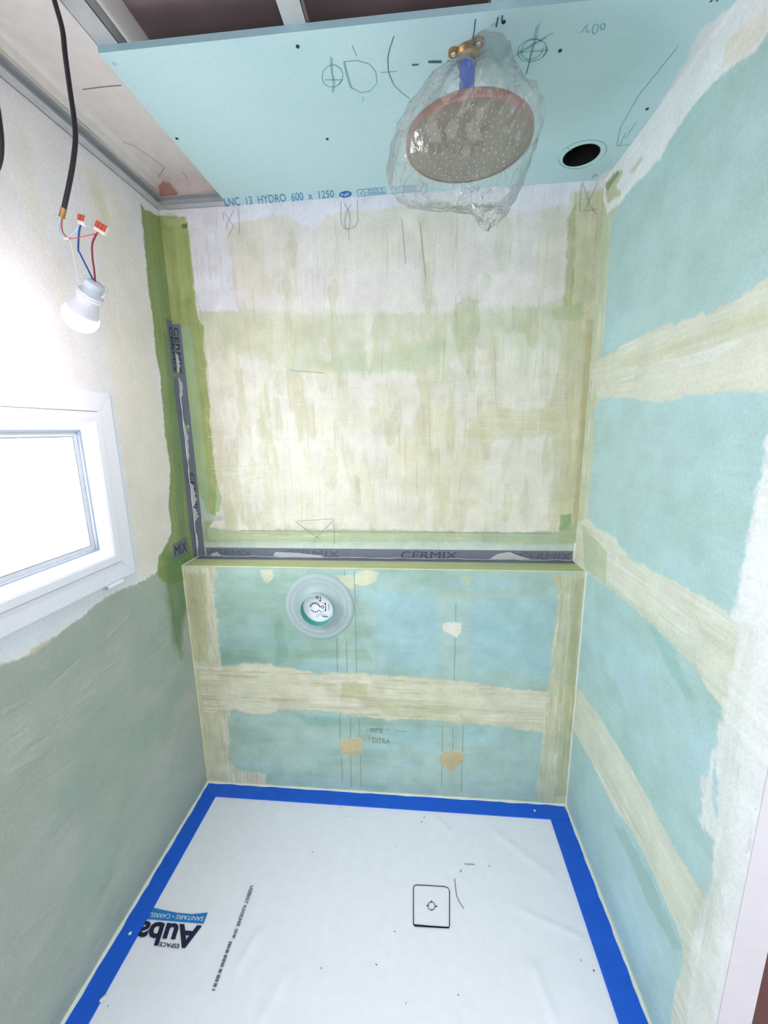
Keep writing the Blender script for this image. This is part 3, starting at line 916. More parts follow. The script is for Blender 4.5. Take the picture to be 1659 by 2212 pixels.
# ---- left wall with the window opening
WY0, WY1, WZ0, WZ1 = -1.10, -0.265, 1.072, 1.633
wL = Wall(0, 0.0, -1.30, D, -0.01, HC, 0.0036, (230, 226, 228))
wL.mottle((234, 230, 232), 0.6, 0.2, 0.3, -0.1, 0.5)
wL.mottle((226, 219, 202), 0.5, 0.10, 0.30, 0.1, 0.6, box=(-0.45, 0.12, 1.0, 2.3))
wL.poly([(175, 355), (215, 380), (262, 450), (300, 560), (325, 660), (345, 860), (360, 1000), (356, 1180), (330, 1240), (290, 1250), (270, 1100), (240, 850), (220, 600)], (228, 219, 200), 0.65, 0.03, 0.03, 0.08, 0.3)
wL.poly([(185, 360), (205, 375), (240, 470), (232, 500), (205, 430)], (210, 202, 160), 0.5, 0.02, 0.012, 0.05, 0.3)
GREY = (166, 177, 164)
wL.poly([(-700, 1700), (-400, 1620), (-80, 1470), (0, 1437), (28, 1424), (62, 1416), (96, 1390), (120, 1372), (150, 1352), (185, 1326), (205, 1305), (240, 1284), (270, 1270), (290, 1262), (312, 1252), (336, 1238), (345, 1225), (400, 1210), (460, 1720), (100, 2400), (-700, 3300)], GREY, 1.0, 0.003, 0.008, 0.02, h=0.0012)
wL.mottle((178, 182, 176), 0.7, 0.25, 0.12, -0.2, 0.4, box=(-1.3, 0.0, -0.1, 0.98))
wL.mottle((152, 174, 162), 0.6, 0.3, 0.14, 0.0, 0.5, box=(-1.3, 0.0, -0.1, 0.95))
wL.poly([(60, 1418), (66, 1402), (96, 1384), (110, 1382), (96, 1396), (72, 1416)], (196, 192, 156), 0.8, 0.003, 0.004, 0.02)
# dark green sealing coat in the corner
wL.poly([(303, 440), (312, 452), (346, 466), (470, 470), (480, 1250), (430, 1250), (396, 1250), (372, 1262), (352, 1258), (338, 1240), (342, 1200), (362, 1172), (370, 1148), (364, 1090), (366, 1000), (356, 940), (352, 890), (344, 800), (336, 760), (332, 700), (322, 640), (312, 540)], (122, 146, 62), 0.95, 0.003, 0.006, 0.025, 0.12, h=0.0012)
wL.poly([(320, 470), (345, 480), (352, 560), (330, 560)], (152, 158, 76), 0.6, 0.02, 0.012, 0.04, 0.2)
wL.poly([(352, 720), (362, 720), (392, 1000), (402, 1170), (388, 1170), (372, 980)], (108, 142, 94), 0.7, 0.006, 0.006, 0.03, 0.2)
wL.poly([(352, 1200), (405, 1170), (440, 1300), (400, 1320), (392, 1420), (372, 1390), (360, 1290)], (94, 130, 70), 0.85, 0.022, 0.016, 0.04, 0.2)
# white wall paint round the window frame
wL.poly([(-400, 1600), (-80, 1405), (0, 1360), (200, 1270), (260, 1240), (220, 830), (240, 840), (262, 960), (284, 1130), (298, 1240), (296, 1258), (268, 1268), (236, 1284), (200, 1306), (150, 1350), (110, 1378), (66, 1400), (0, 1430), (-80, 1466), (-400, 1630)], (222, 228, 236), 0.95, 0.003, 0.004, 0.02)
# bare dirty masonry above the ceiling line
wL.poly([(-1.4, 2.318), (0.2, 2.318), (0.2, 2.40), (-1.4, 2.40)], (228, 220, 208), 1, 0.003, 0.001, metric=True)
for p0, p1 in [((225, 1385), (292, 1318)), ((95, 1492), (180, 1418)), ((165, 1500), (200, 1475)), ((0, 1546), (60, 1508)), ((0, 1612), (62, 1572)), ((52, 1622), (118, 1580)), ((222, 1450), (262, 1425)), ((300, 1440), (385, 1365)), ((335, 1364), (370, 1332)), ((12, 1672), (100, 1628)), ((350, 1540), (330, 1560)), ((14, 1900), (64, 1880)), ((30, 2030), (130, 1950)), ((195, 2060), (225, 2020)), ((150, 1530), (205, 1495)), ((70, 1700), (170, 1640))]:
    wL.ridge(p0, p1, 0.004, random.choice([1, -1]) * 0.0028, (184, 190, 172), 0.3)
for k in range(60):
    y = random.uniform(-0.85, -0.05)
    z = random.uniform(0.05, 1.0)
    wL.ridge((y, z), (y + random.uniform(0.05, 0.22), z + random.uniform(-0.015, 0.015)), random.uniform(0.003, 0.006), random.choice([1, -1]) * random.uniform(0.0005, 0.0013), metric=True)
for k in range(30):
    y = random.uniform(-0.6, 0.0)
    z = random.uniform(1.3, 2.2)
    wL.ridge((y, z), (y + random.uniform(-0.01, 0.01), z + random.uniform(0.04, 0.16)), 0.003, random.uniform(-0.0008, 0.0008), metric=True)
wL.blotch(0.08, 0.07)
wL.rough_relief(0.0022, 0.16, 0.10)
HO = (WY0 + 0.02, WY1 - 0.02, WZ0 + 0.02, WZ1 - 0.02)
_bk = (205, 205, 200)
wall_left = wL.build('wall_left', M['coat'], hole=HO, extra=join_extra(
    box_quads((-0.12, -1.30, -0.02), (-0.004, HO[0], HC), _bk), box_quads((-0.12, HO[1], -0.02), (-0.004, D + 0.1, HC), _bk),
    box_quads((-0.12, HO[0], -0.02), (-0.004, HO[1], HO[2]), _bk), box_quads((-0.12, HO[0], HO[3]), (-0.004, HO[1], HC), _bk)))
tag(wall_left, 'left wall, cream above and grey-green sealing coat below the window', 'wall', kind='structure')

# ---- floor outside, shower base, old ceiling
floor = box_obj('floor', (-0.5, -2.6, -0.10), (3.2, 1.4, -0.03), M['red_floor'])
tag(floor, 'dark red-brown floor beyond the right wall', 'floor', kind='structure')
base = box_obj('shower_base', (0.0, -0.98, -0.035), (W, 0.0, -0.003), M['base'])
tag(base, 'concrete base under the white membrane', 'floor', kind='structure')
bm = bmesh.new()
box(bm, (-0.12, -1.30, HC - 0.003), (W + 0.064, D + 0.10, HC + 0.08))
# rounded dirty cove along the left wall
prev = None
for y in np.linspace(-1.3, D, 30):
    ring = []
    for k in range(7):
        t = k / 6 * math.pi / 2
        r = 0.030
        ring.append(bm.verts.new((0.001 + r * (1 - math.sin(t)) * 1.0, y, HC - 0.003 - r * (1 - math.cos(t)) * 1.0 - 0.0)))
    if prev:
        for a in range(6):
            bm.faces.new((prev[a], prev[a + 1], ring[a + 1], ring[a]))
    prev = ring
ceil = obj('ceiling', bm, M['old_ceiling'])
tag(ceil, 'old off-white plaster ceiling above the open strip', 'ceiling', kind='structure')
bm = bmesh.new()
box(bm, (0.325, -1.30, HC - 0.010), (W, D, HC - 0.003))
lining = obj('ceiling_lining', bm, M['lining'])
tag(lining, 'mauve-brown lining sheet under the old ceiling above the turquoise board', 'lining', kind='structure')
# cracks in the old ceiling
bm = bmesh.new()
for ln in [[(236, 295), (290, 315), (320, 335), (355, 362)], [(355, 362), (345, 378), (340, 385)], [(395, 372), (405, 385), (412, 398)]]:
    ribbon(bm, ln, 2, HC - 0.003, 0.0016, 0.0006)
obj('crack', bm, M['pencil'], ceil)
bm = bmesh.new()
ribbon(bm, [(178, 193), (225, 187), (262, 184)], 2, HC - 0.003, 0.003, 0.0006)
obj('marker_line', bm, M['pencil'], ceil)

# ---- caulk beads along the floor edge and half wall edges
def bead(name, a, b, r, label, m='caulk'):
    bm = bmesh.new()
    n = 40
    A_, B_ = Vector(a), Vector(b)
    pts = [A_ + (B_ - A_) * (i / n) for i in range(n + 1)]
    rr = [r * (1 + 0.25 * math.sin(i * 1.7) * math.sin(i * 0.6)) for i in range(n + 1)]
    sweep(bm, pts, rr, 8)
    o = obj(name, bm, M[m], smooth=True)
    tag(o, label, 'caulk bead', kind='structure')
    return o


bead('trim_3', (0.004, -0.004, 0.003), (W - 0.004, -0.004, 0.003), 0.008, 'pale caulk bead along the foot of the half wall')
bead('trim_4', (0.004, -0.98, 0.003), (0.004, -0.002, 0.003), 0.008, 'pale caulk bead along the foot of the left wall')
bead('trim_5', (W - 0.004, YE, 0.003), (W - 0.004, -0.002, 0.003), 0.008, 'pale caulk bead along the foot of the right wall')
bead('trim_6', (0.002, -0.001, 0.01), (0.002, -0.001, HL), 0.0028, 'pale bead up the left end of the half wall', 'bead_olive')
bead('trim_7', (W - 0.002, -0.001, 0.01), (W - 0.002, -0.001, HL), 0.0035, 'pale bead up the right end of the half wall', 'bead')
bead('trim_8', (0.0, 0.0005, HL - 0.0015), (W, 0.0005, HL - 0.0015), 0.0026, 'pale bead along the front edge of the ledge', 'bead_olive')
bead('trim_9', (0.002, 0.0, HL), (0.002, D, HL), 0.003, 'pale bead at the left end of the ledge', 'bead')
bead('trim_10', (W - 0.002, 0.0, HL), (W - 0.002, D, HL), 0.0035, 'white bead at the right end of the ledge', 'bead')
bead('trim_11', (W - 0.003, D - 0.002, HL), (W - 0.003, D - 0.002, HL + 0.075), 0.0045, 'white bead in the corner above the right end of the ledge', 'bead')

# ================================================================== WINDOW
win = thing('window_1', 'white plastic window with frosted bright pane in the left wall', 'window', (0, (WY0 + WY1) / 2, WZ0))
win['kind'] = 'structure'


def ring_loft(bm, loops):
    """rectangular mitred ring in the left wall: loops of (inset, height into the room)"""
    R_ = []
    for ins, hgt in loops:
        y0, y1, z0, z1 = WY0 + ins, WY1 - ins, WZ0 + ins, WZ1 - ins
        R_.append([bm.verts.new((hgt, y, z)) for y, z in ((y0, z0), (y1, z0), (y1, z1), (y0, z1))])
    for a, b in zip(R_, R_[1:]):
        for k in range(4):
            bm.faces.new((a[k], a[(k + 1) % 4], b[(k + 1) % 4], b[k]))


bm = bmesh.new()
ring_loft(bm, [(0.0, -0.04), (0.0, 0.010), (0.003, 0.013), (0.054, 0.013), (0.056, 0.010), (0.056, -0.04)])
frame = obj('frame', bm, M['white_plastic'], win)
bm = bmesh.new()
for cy, cz, sy, sz in ((WY1, WZ0, -1, 1), (WY1, WZ1, -1, -1)):
    p = [(0.0135, cy + sy * 0.002, cz + sz * 0.002), (0.0135, cy + sy * 0.054, cz + sz * 0.054)]
    for d in (0.0006,):
        v = [bm.verts.new((p[0][0], p[0][1] + d, p[0][2] + d * sz * -sy)), bm.verts.new((p[0][0], p[0][1] - d, p[0][2] - d * sz * -sy)), bm.verts.new((p[1][0], p[1][1] - d, p[1][2] - d * sz * -sy)), bm.verts.new((p[1][0], p[1][1] + d, p[1][2] + d * sz * -sy))]
        bm.faces.new(v)
obj('mitre_seam', bm, M['spacer'], frame)
bm = bmesh.new()
ring_loft(bm, [(0.0575, -0.04), (0.0575, 0.016), (0.0605, 0.020), (0.080, 0.020), (0.086, 0.018), (0.104, -0.004), (0.108, -0.006), (0.108, -0.04)])
sash = obj('sash', bm, M['white_plastic'], win)
bm = bmesh.new()
ring_loft(bm, [(0.1075, -0.0055), (0.112, -0.008), (0.112, -0.03)])
obj('gasket', bm, M['gasket'], sash)
bm = bmesh.new()
ring_loft(bm, [(0.112, -0.0155), (0.124, -0.0155), (0.124, -0.02)])
obj('spacer_bar', bm, M['spacer'], sash)
bm = bmesh.new()
ring_loft(bm, [(0.124, -0.016), (0.127, -0.016), (0.127, -0.02)])
obj('spacer_edge', bm, M['gasket'], sash)
bm = bmesh.new()
box(bm, (-0.024, WY0 + 0.108, WZ0 + 0.108), (-0.0165, WY1 - 0.108, WZ1 - 0.108))
tag(obj('pane', bm, M['pane'], win), 'frosted pane bright with daylight')
bm = bmesh.new()
sweep(bm, [(0.016, -0.392, WZ0 - 0.004), (0.016, -0.332, WZ0 - 0.004)], 0.0065, 14)
hc = obj('hinge_cover', bm, M['white_plastic'], win, smooth=True)
bm = bmesh.new()
sweep(bm, [(0.016, -0.395, WZ0 - 0.004), (0.016, -0.392, WZ0 - 0.004)], 0.004, 10)
obj('hinge_pin', bm, M['gasket'], hc)

# ================================================================== CEILING BOARD AND METAL
hx, hy, hr = 1.4052, -0.0145, 0.0505
RB = 0.004
bd = Wall(2, H, XB, W, YF, D, RB, (188, 224, 230))
bd.mottle((180, 218, 224), 0.5, 0.2, 0.2, -0.1, 0.5)
bd.poly([(1660, -60), (1560, 30), (1535, 52), (1518, 60), (1508, 72), (1485, 128), (1452, 184), (1420, 236), (1394, 280), (1370, 312), (1352, 340), (1330, 362), (1296, 378), (1290, 388), (1330, 420), (1700, 0)], (228, 232, 240), 0.92, 0.004, 0.006, 0.03, 0.12)
bd.poly([(1560, 30), (1590, 20), (1400, 300), (1380, 300)], (240, 242, 246), 0.6, 0.006, 0.006, 0.03)
bd.poly([(225, 120), (243, 122), (500, 440), (486, 440)], (186, 220, 224), 0.6, 0.008, 0.006, 0.03)
# square cut-out of the grid and a round hole in it
sa = np.searchsorted(bd.u, hx - hr - 0.006) - 1
sb = np.searchsorted(bd.u, hx + hr + 0.006)
ta = np.searchsorted(bd.v, hy - hr - 0.006) - 1
tb = np.searchsorted(bd.v, hy + hr + 0.006)
q0, q1, q2, q3 = bd.u[sa], bd.u[sb], bd.v[ta], bd.v[tb]
ev, ef = [], []
NS = 64
for k in range(NS):
    t = 2 * math.pi * k / NS
    c_, s_ = math.cos(t), math.sin(t)
    f = 1e9
    if c_ > 1e-9: f = min(f, (q1 - hx) / c_)
    if c_ < -1e-9: f = min(f, (q0 - hx) / c_)
    if s_ > 1e-9: f = min(f, (q3 - hy) / s_)
    if s_ < -1e-9: f = min(f, (q2 - hy) / s_)
    ev += [(hx + f * c_, hy + f * s_, H), (hx + hr * c_, hy + hr * s_, H)]
# square corners
for k in range(NS):
    k2 = (k + 1) % NS
    ef.append((2 * k, 2 * k2, 2 * k2 + 1, 2 * k + 1))
nb = len(ev)
corner = [(q1, q3), (q0, q3), (q0, q2), (q1, q2)]
for cx_, cy_ in corner:
    ang = math.atan2(cy_ - hy, cx_ - hx) % (2 * math.pi)
    k = int(ang / (2 * math.pi) * NS)
    ev.append((cx_, cy_, H))
    ef.append((2 * k, len(ev) - 1, 2 * ((k + 1) % NS), 2 * ((k + 1) % NS)))
ef = [f for f in ef if len(set(f)) == 4]
ev2, ef2 = list(ev), list(ef)
for cx_, cy_ in corner:   # fill the corner slivers with thin quads
    ang = math.atan2(cy_ - hy, cx_ - hx) % (2 * math.pi)
    k = int(ang / (2 * math.pi) * NS)
    p, q = ev[2 * k], ev[2 * ((k + 1) % NS)]
    i = len(ev2)
    mid = ((p[0] + q[0]) / 2, (p[1] + q[1]) / 2, H)
    ev2 += [p, (cx_, cy_, H), q, mid]
    ef2.append((i, i + 1, i + 2, i + 3))
# hole side
i0 = len(ev2)
for k in range(NS):
    t = 2 * math.pi * k / NS
    ev2 += [(hx + hr * math.cos(t), hy + hr * math.sin(t), H), (hx + hr * math.cos(t), hy + hr * math.sin(t), H + BT)]
for k in range(NS):
    k2 = (k + 1) % NS
    ef2.append((i0 + 2 * k, i0 + 2 * k2, i0 + 2 * k2 + 1, i0 + 2 * k + 1))
ec = [lin((188, 224, 230))] * i0 + [lin((206, 214, 214))] * (len(ev2) - i0)
sides = box_quads((XB, YF, H), (W, D, H + BT), (150, 182, 192), skip=(0, 1))
board = bd.build('ceiling_board', M['board'], hole=(q0, q1, q2, q3), extra=join_extra((ev2, ef2, ec), sides))
tag(board, 'turquoise moisture-resistant plasterboard sheet fixed across the shower ceiling', 'plasterboard')
# print along the rear edge
text_quad('print_lettering', 'LNC  13  HYDRO  600  x  1250', [(487, 446), (722, 426), (720, 410), (483, 428)], 2, H, M['board_print'], board)
bm = bmesh.new()
cc = [(746 + 13.5 * math.cos(t), 419.5 - 1.2 * math.cos(t) + 7 * math.sin(t)) for t in np.linspace(0, 2 * math.pi, 25)[:-1]]
flat_poly(bm, cc, 2, H, 0.0008)
lg_o = obj('print_oval', bm, M['board_logo'], board)
text_quad('print_letters', 'NF', [(737, 423.5), (755, 422), (755, 415), (737, 417)], 2, H, M['board'], lg_o, bold=0.02, lift=0.0014)
M['board_plain'] = mat('board_paper_plain', (188, 224, 230), 0.8)
for c_ in lg_o.children:
    c_.data.materials[0] = M['board_plain']
bm = bmesh.new()
for a in [[(772, 410), (833, 404), (834, 418), (773, 424), (772, 410)], [(846, 404), (907, 399), (908, 412), (847, 418), (846, 404)]]:
    ribbon(bm, a, 2, H, 0.0022)
ribbon(bm, [(778, 420), (784, 411), (790, 416), (786, 421)], 2, H, 0.003)
ribbon(bm, [(851, 415), (858, 404), (866, 412)], 2, H, 0.003)
obj('print_box', bm, M['board_print'], board)
text_quad('print_words', 'FACE A', [(795, 414), (828, 411), (828, 406), (795, 409)], 2, H, M['board_print'], board)
text_quad('print_words', 'TRANSFORMEE', [(793, 420), (831, 416.5), (831, 412.5), (793, 415.5)], 2, H, M['board_print'], board)
text_quad('print_words', 'LAFARGE', [(872, 408), (900, 405.5), (900, 401.5), (872, 404)], 2, H, M['board_print'], board)
text_quad('print_words', 'PLATRES', [(872, 413.5), (898, 411), (898, 407), (872, 409.5)], 2, H, M['board_print'], board)


def arc(cx, cy, rx, ry, t0, t1, n=20, rot=0.0, jit=0.0):
    out = []
    for t in np.linspace(t0, t1, n):
        x, y = rx * math.cos(t), ry * math.sin(t)
        out.append((cx + x * math.cos(rot) - y * math.sin(rot) + random.uniform(-jit, jit), cy + x * math.sin(rot) + y * math.cos(rot) + random.uniform(-jit, jit)))
    return out


TAU = 2 * math.pi
bm = bmesh.new()
for ln in [arc(718, 164, 22, 24, 0, TAU + 0.6, 30, 0.3, 0.5), [(714, 122), (715, 150), (719, 170), (718, 200)], [(717, 124), (718, 158), (723, 178), (721, 198)], [(702, 172), (738, 172)],
           [(742, 134), (748, 160), (757, 190)], [(744, 132), (752, 165), (760, 190)], [(743, 133), (770, 130), (798, 138), (812, 155), (814, 180), (800, 196), (780, 200), (760, 190)], [(760, 97), (770, 119)], [(784, 208), (784, 219)],
           [(852, 76), (842, 100), (837, 128), (840, 160), (852, 185), (868, 200), (884, 212)], [(850, 80), (838, 120), (838, 150), (848, 178)], [(823, 156), (857, 154)],
           arc(1150, 108, 32, 24, 0, TAU + 1, 34, -0.3, 0.8), arc(1150, 106, 26, 20, 0.5, TAU, 28, -0.6, 0.8), [(1166, 48), (1156, 90), (1142, 140), (1136, 160)], [(1160, 55), (1150, 100), (1138, 158)], [(1116, 115), (1195, 70)], [(1125, 112), (1185, 108)], [(1110, 122), (1180, 80)],
           [(1255, 70), (1270, 52)], arc(1286, 62, 6, 11, 0, TAU, 16, 0.3, 0.4), [(1268, 58), (1266, 68), (1274, 68)], arc(1302, 57, 5, 7, 0, TAU, 12, 0.2, 0.3),
           [(1465, 100), (1380, 205), (1340, 275), (1332, 315), (1365, 312)], [(1350, 300), (1375, 262)], [(1338, 316), (1352, 285)], [(1225, 318), (1235, 325)], arc(1258, 332, 54, 27, -2.4, 0.9, 26, -0.28, 0.4), arc(1256, 335, 50, 27, 1.2, 3.4, 20, -0.28, 0.4)]:
    bm = bmesh.new()
    ribbon(bm, ln, 2, H, 0.0013)
    obj('pencil_sketch', bm, M['pencil_teal'], board)
bm = bmesh.new()
for ln, w in [([(1027, 40), (1024, 68), (1018, 98)], 0.002), ([(890, 140), (904, 139)], 0.004), ([(925, 133), (954, 133)], 0.006), ([(966, 132), (980, 131)], 0.004), ([(1534, 4), (1546, -10)], 0.004), ([(1548, 2), (1562, -14)], 0.004), ([(1072, 58), (1076, 36)], 0.003), ([(1084, 48), (1085, 32)], 0.003), ([(1280, 384), (1284, 376), (1290, 380)], 0.002)]:
    bm = bmesh.new()
    ribbon(bm, ln, 2, H, w)
    obj('ink_mark', bm, M['pencil_dark'], board)
for (u, v) in [(247, 137), (643, 100), (707, 300), (382, 299), (1398, 235), (1210, 109), (1088, 47), (1066, 52)]:
    p = un(u, v, 2, H)
    bm = bmesh.new()
    lathe(bm, [(0.0, -0.0012), (0.0012, -0.001), (0.0038, -0.0012), (0.0042, 0.001), (0.0, 0.001)], Matrix.Translation(p), 14)
    obj('screw', bm, M['screw'] if (u, v) not in ((1066, 52), (247, 137)) else M['galv'], board)

# black round duct added so the ceiling hole looks dark inside
bm = bmesh.new()
lathe(bm, [(hr - 0.0015, 0.0), (hr - 0.0002, 0.0), (hr - 0.0002, 0.078), (0.0, 0.078), (0.0, 0.076), (hr - 0.0015, 0.076)], Matrix.Translation((hx, hy, H - 0.0005)), 48, close=True)
liner = obj('ceiling_duct', bm, M['duct_black'], smooth=True)
tag(liner, 'black round duct opening cut into the turquoise ceiling board', 'duct')


def profile_c(name, x, label):
    """galvanised ceiling profile running front to back above the board: web below, two flanges, lips"""
    w, hh, t = 0.047, 0.026, 0.0012
    z = H + BT
    root = thing(name, label, 'metal profile', (x, -0.6, z), 'ceiling profiles above the turquoise board')
    bm = bmesh.new()
    box(bm, (x - w / 2, -1.28, z), (x + w / 2, D - 0.005, z + t))
    obj('web', bm, M['galv'], root)
    for s in (-1, 1):
        bm = bmesh.new()
        box(bm, (x + s * w / 2, -1.28, z), (x + s * (w / 2 - t), D - 0.005, z + hh))
        box(bm, (x + s * w / 2, -1.28, z + hh - t), (x + s * (w / 2 - 0.008), D - 0.005, z + hh))
        obj('flange', bm, M['galv'], root)
    return root


profile_c('ceiling_profile', XB + 0.024, 'galvanised profile flush with the left edge of the turquoise board')
profile_c('ceiling_profile', 0.683, 'middle galvanised profile resting on the turquoise board')
profile_c('ceiling_profile', 1.089, 'galvanised profile on the turquoise board above the shower head')


def track(name, a, b, inward, label):
    """U track fixed to a wall: back plate and two flanges"""
    a, b, i = Vector(a), Vector(b), Vector(inward)
    t, dp, hh = 0.0012, 0.026, 0.029
    root = thing(name, label, 'metal track', (a + b) / 2)
    z = Vector((0, 0, 1))
    bm = bmesh.new()
    box(bm, a, b + i * t + z * hh)
    obj('back_plate', bm, M['galv'], root)
    for k, zz, dd, mm in (('lower_flange', 0.0, dp, 'galv'), ('upper_flange', hh - t, dp, 'galv')):
        bm = bmesh.new()
        box(bm, a + z * zz, b + i * dd + z * (zz + t))
        obj(k, bm, M[mm], root)
    return root


track('wall_track', (0.002, -1.28, H), (0.002, D - 0.003, H), (1, 0, 0), 'grey steel track screwed along the top of the left wall')
track('wall_track', (0.03, D - 0.002, H + 0.0005), (XB - 0.002, D - 0.002, H + 0.0005), (0, -1, 0), 'short grey steel track on the back wall beside the board')

# torn strip hanging at the lining
bm = bmesh.new()
pts = catmull([(0.83, -0.62, HC - 0.009), (0.832, -0.60, HC - 0.03), (0.838, -0.585, HC - 0.055), (0.845, -0.57, HC - 0.075)], 6)
sweep(bm, pts, [0.008 * (1 - i / (len(pts))) + 0.0008 for i in range(len(pts))], 6)
tag(obj('torn_paper', bm, M['paper_white'], smooth=True), 'small torn white paper strip hanging from the mauve lining', 'paper')

# ================================================================== SHOWER HEAD
bx = un(1010, 112, 2, H)
SX, SY = bx[0], bx[1]
fit = thing('wall_plate_fitting', 'brass pipe fitting with screw lugs fixed to the ceiling board', 'pipe fitting', (SX, SY, H))
bm = bmesh.new()
lathe(bm, [(0.0, 0.0), (0.026, 0.0), (0.027, -0.004), (0.020, -0.008), (0.017, -0.012), (0.017, -0.017), (0.0195, -0.018), (0.0195, -0.023), (0.012, -0.023), (0.0, -0.022)], Matrix.Translation((SX, SY, H)), 32)
obj('body', bm, M['brass'], fit, smooth=True)
for k in range(3):
    t = math.radians(-75 + 120 * k + 25)
    cx_, cy_ = SX + 0.030 * math.cos(t), SY + 0.030 * math.sin(t)
    bm = bmesh.new()
    lathe(bm, [(0.0045, 0.0), (0.0115, 0.0), (0.0115, -0.006), (0.0045, -0.006)], Matrix.Translation((cx_, cy_, H)), 20, close=True)
    lug = obj('lug', bm, M['brass'], fit, smooth=True)
    bm = bmesh.new()
    lathe(bm, [(0.0, -0.009), (0.004, -0.0085), (0.0055, -0.006), (0.0055, -0.001), (0.0, -0.001)], Matrix.Translation((cx_, cy_, H)), 14)
    obj('screw', bm, M['galv'], lug, smooth=True)
HZ = un(1011, 317, 1, SY)[2]
# tilt of the disc
tiltm = Matrix.Identity(4)
HC0 = Vector((un(1011, 317, 1, SY)[0], SY + 0.0, HZ))
hm = Matrix.Translation(HC0) @ tiltm
sh = thing('rain_shower', 'large round rain shower head wrapped in clear film under the ceiling board', 'shower head', (SX, SY, H - 0.03))
RH = 0.137
bm = bmesh.new()
lathe(bm, [(0.0, 0.0), (RH - 0.006, 0.0), (RH - 0.002, 0.0015)], hm, 72)
face = obj('spray_plate', bm, M['head_face'], sh, smooth=True)
bm = bmesh.new()
lathe(bm, [(RH - 0.006, -0.0008), (RH - 0.001, 0.0), (RH, 0.004), (RH, 0.015), (RH - 0.004, 0.019), (0.05, 0.022), (0.024, 0.026), (0.0, 0.027)], hm, 72)
obj('rim', bm, M['head_rim'], sh, smooth=True)
bm = bmesh.new()
for rr_, nn in ((0.018, 6), (0.036, 12), (0.054, 18), (0.072, 24), (0.090, 30), (0.108, 34), (0.120, 16)):
    for k in range(nn):
        t = 2 * math.pi * k / nn + rr_ * 9
        lathe(bm, [(0.0017, 0.0002), (0.0011, -0.0026), (0.0, -0.0028)], hm @ Matrix.Translation((rr_ * math.cos(t), rr_ * math.sin(t), 0)), 6)
nz = obj('nozzle_field', bm, M['nozzle'], sh)
nz['kind'] = 'stuff'
top = hm @ Vector((0, 0, 0.026))
bm = bmesh.new()
sweep(bm, catmull([(SX, SY, H - 0.021), (SX, SY, H - 0.05), tuple((Vector((SX, SY, H - 0.09)) + top * 0.0)), tuple(top)], 6), [0.0165] * 19, 20)
arm = obj('blue_plug_tube', bm, M['blue_plastic'], sh, smooth=True)
tag(arm, 'bright blue plastic tube')

# clear plastic bag around the head
BY = SY
sil = [(66, 1070, 1086), (100, 1000, 1100), (140, 975, 1112), (175, 955, 1126), (210, 935, 1150), (240, 898, 1162), (272, 868, 1172), (305, 852, 1165), (340, 842, 1150), (372, 836, 1138), (398, 842, 1128), (415, 880, 1118), (432, 955, 1110), (450, 1004, 1100), (468, 1024, 1086), (484, 1036, 1070), (500, 1044, 1054)]
bm = bmesh.new()
NB = 72
rings = []
rsd = np.random.RandomState(3)
ph = rsd.rand(12) * 6.28
for j, (v, ul, ur) in enumerate(sil):
    pl, pr = un(ul, v, 1, BY), un(ur, v, 1, BY)
    cx_, cz_ = (pl[0] + pr[0]) / 2, (pl[2] + pr[2]) / 2
    rx = (pr[0] - pl[0]) / 2
    ry = min(rx, 0.152) * (0.95 if 5 <= j <= 9 else 0.8)
    if j >= 11:
        ry = rx * 0.6
    ring = []
    for k in range(NB):
        t = 2 * math.pi * k / NB
        cr = 1 + 0.035 * math.sin(5 * t + ph[0] + j * 0.3) + 0.022 * math.sin(9 * t + ph[1] - j * 0.4) + 0.012 * math.sin(14 * t + ph[2] + j * 0.5)
        cr = cr - 0.02
        fx = max(abs(math.cos(t)) ** 4, 0)
        cr = cr * (1 - fx) + fx
        zt = (-1 if 0 else 1) * 0.010 * math.sin(3 * t + ph[4] + j * 0.4) * min(1, rx / 0.1)
        ring.append(bm.verts.new((cx_ + rx * cr * math.cos(t), BY + ry * cr * math.sin(t), cz_ + (pr[2] - pl[2]) / 2 * math.cos(t) + zt)))
    rings.append(ring)
for a, b in zip(rings, rings[1:]):
    for k in range(NB):
        bm.faces.new((a[k], a[(k + 1) % NB], b[(k + 1) % NB], b[k]))
bm.faces.new(rings[-1])
bmesh.ops.subdivide_edges(bm, edges=bm.edges[:], cuts=1, use_grid_fill=True)
for v in bm.verts:
    p = v.co
    v.co = p + Vector((0.0022 * math.sin(p.z * 150 + p.x * 110), 0.0034 * math.sin(p.x * 140 - p.z * 110 + p.y * 80), 0.0022 * math.sin(p.y * 150 + p.x * 90)))
bag = obj('plastic_bag', bm, M['bag'], smooth=True)
tag(bag, 'crumpled clear plastic bag hanging over the round shower head', 'plastic bag')

# ================================================================== HANGING LAMP
LY = -0.62


def lp(u, v, y=LY):
    return Vector(un(u, v, 1, y))


lamp = thing('hanging_bulb', 'lit bulb in a bare lamp holder hanging by wires from black cable', 'lamp', lp(165, 690))
cab = [(134, 60, -0.566), (141, 120, -0.572), (152, 200, -0.585), (160, 255, -0.594), (163, 300, -0.60), (158, 350, -0.608), (150, 395, -0.614), (142, 432, -0.619), (138, 452, -0.62)]
cp = [Vector((XB + 0.034, -0.60, H + 0.062)), Vector((XB + 0.010, -0.585, H + 0.050)), Vector((XB - 0.006, -0.570, H + 0.020))] + [lp(*c) for c in cab]
bm = bmesh.new()
sweep(bm, catmull(cp, 5), 0.0044, 12)
obj('cable', bm, M['black_rubber'], lamp, smooth=True)
bm = bmesh.new()
sweep(bm, [lp(138, 450), lp(136, 458), lp(134, 466), lp(133, 470)], [0.0050, 0.0052, 0.0049, 0.0060], 10)
obj('cable_sleeve', bm, M['brass'], lamp, smooth=True)


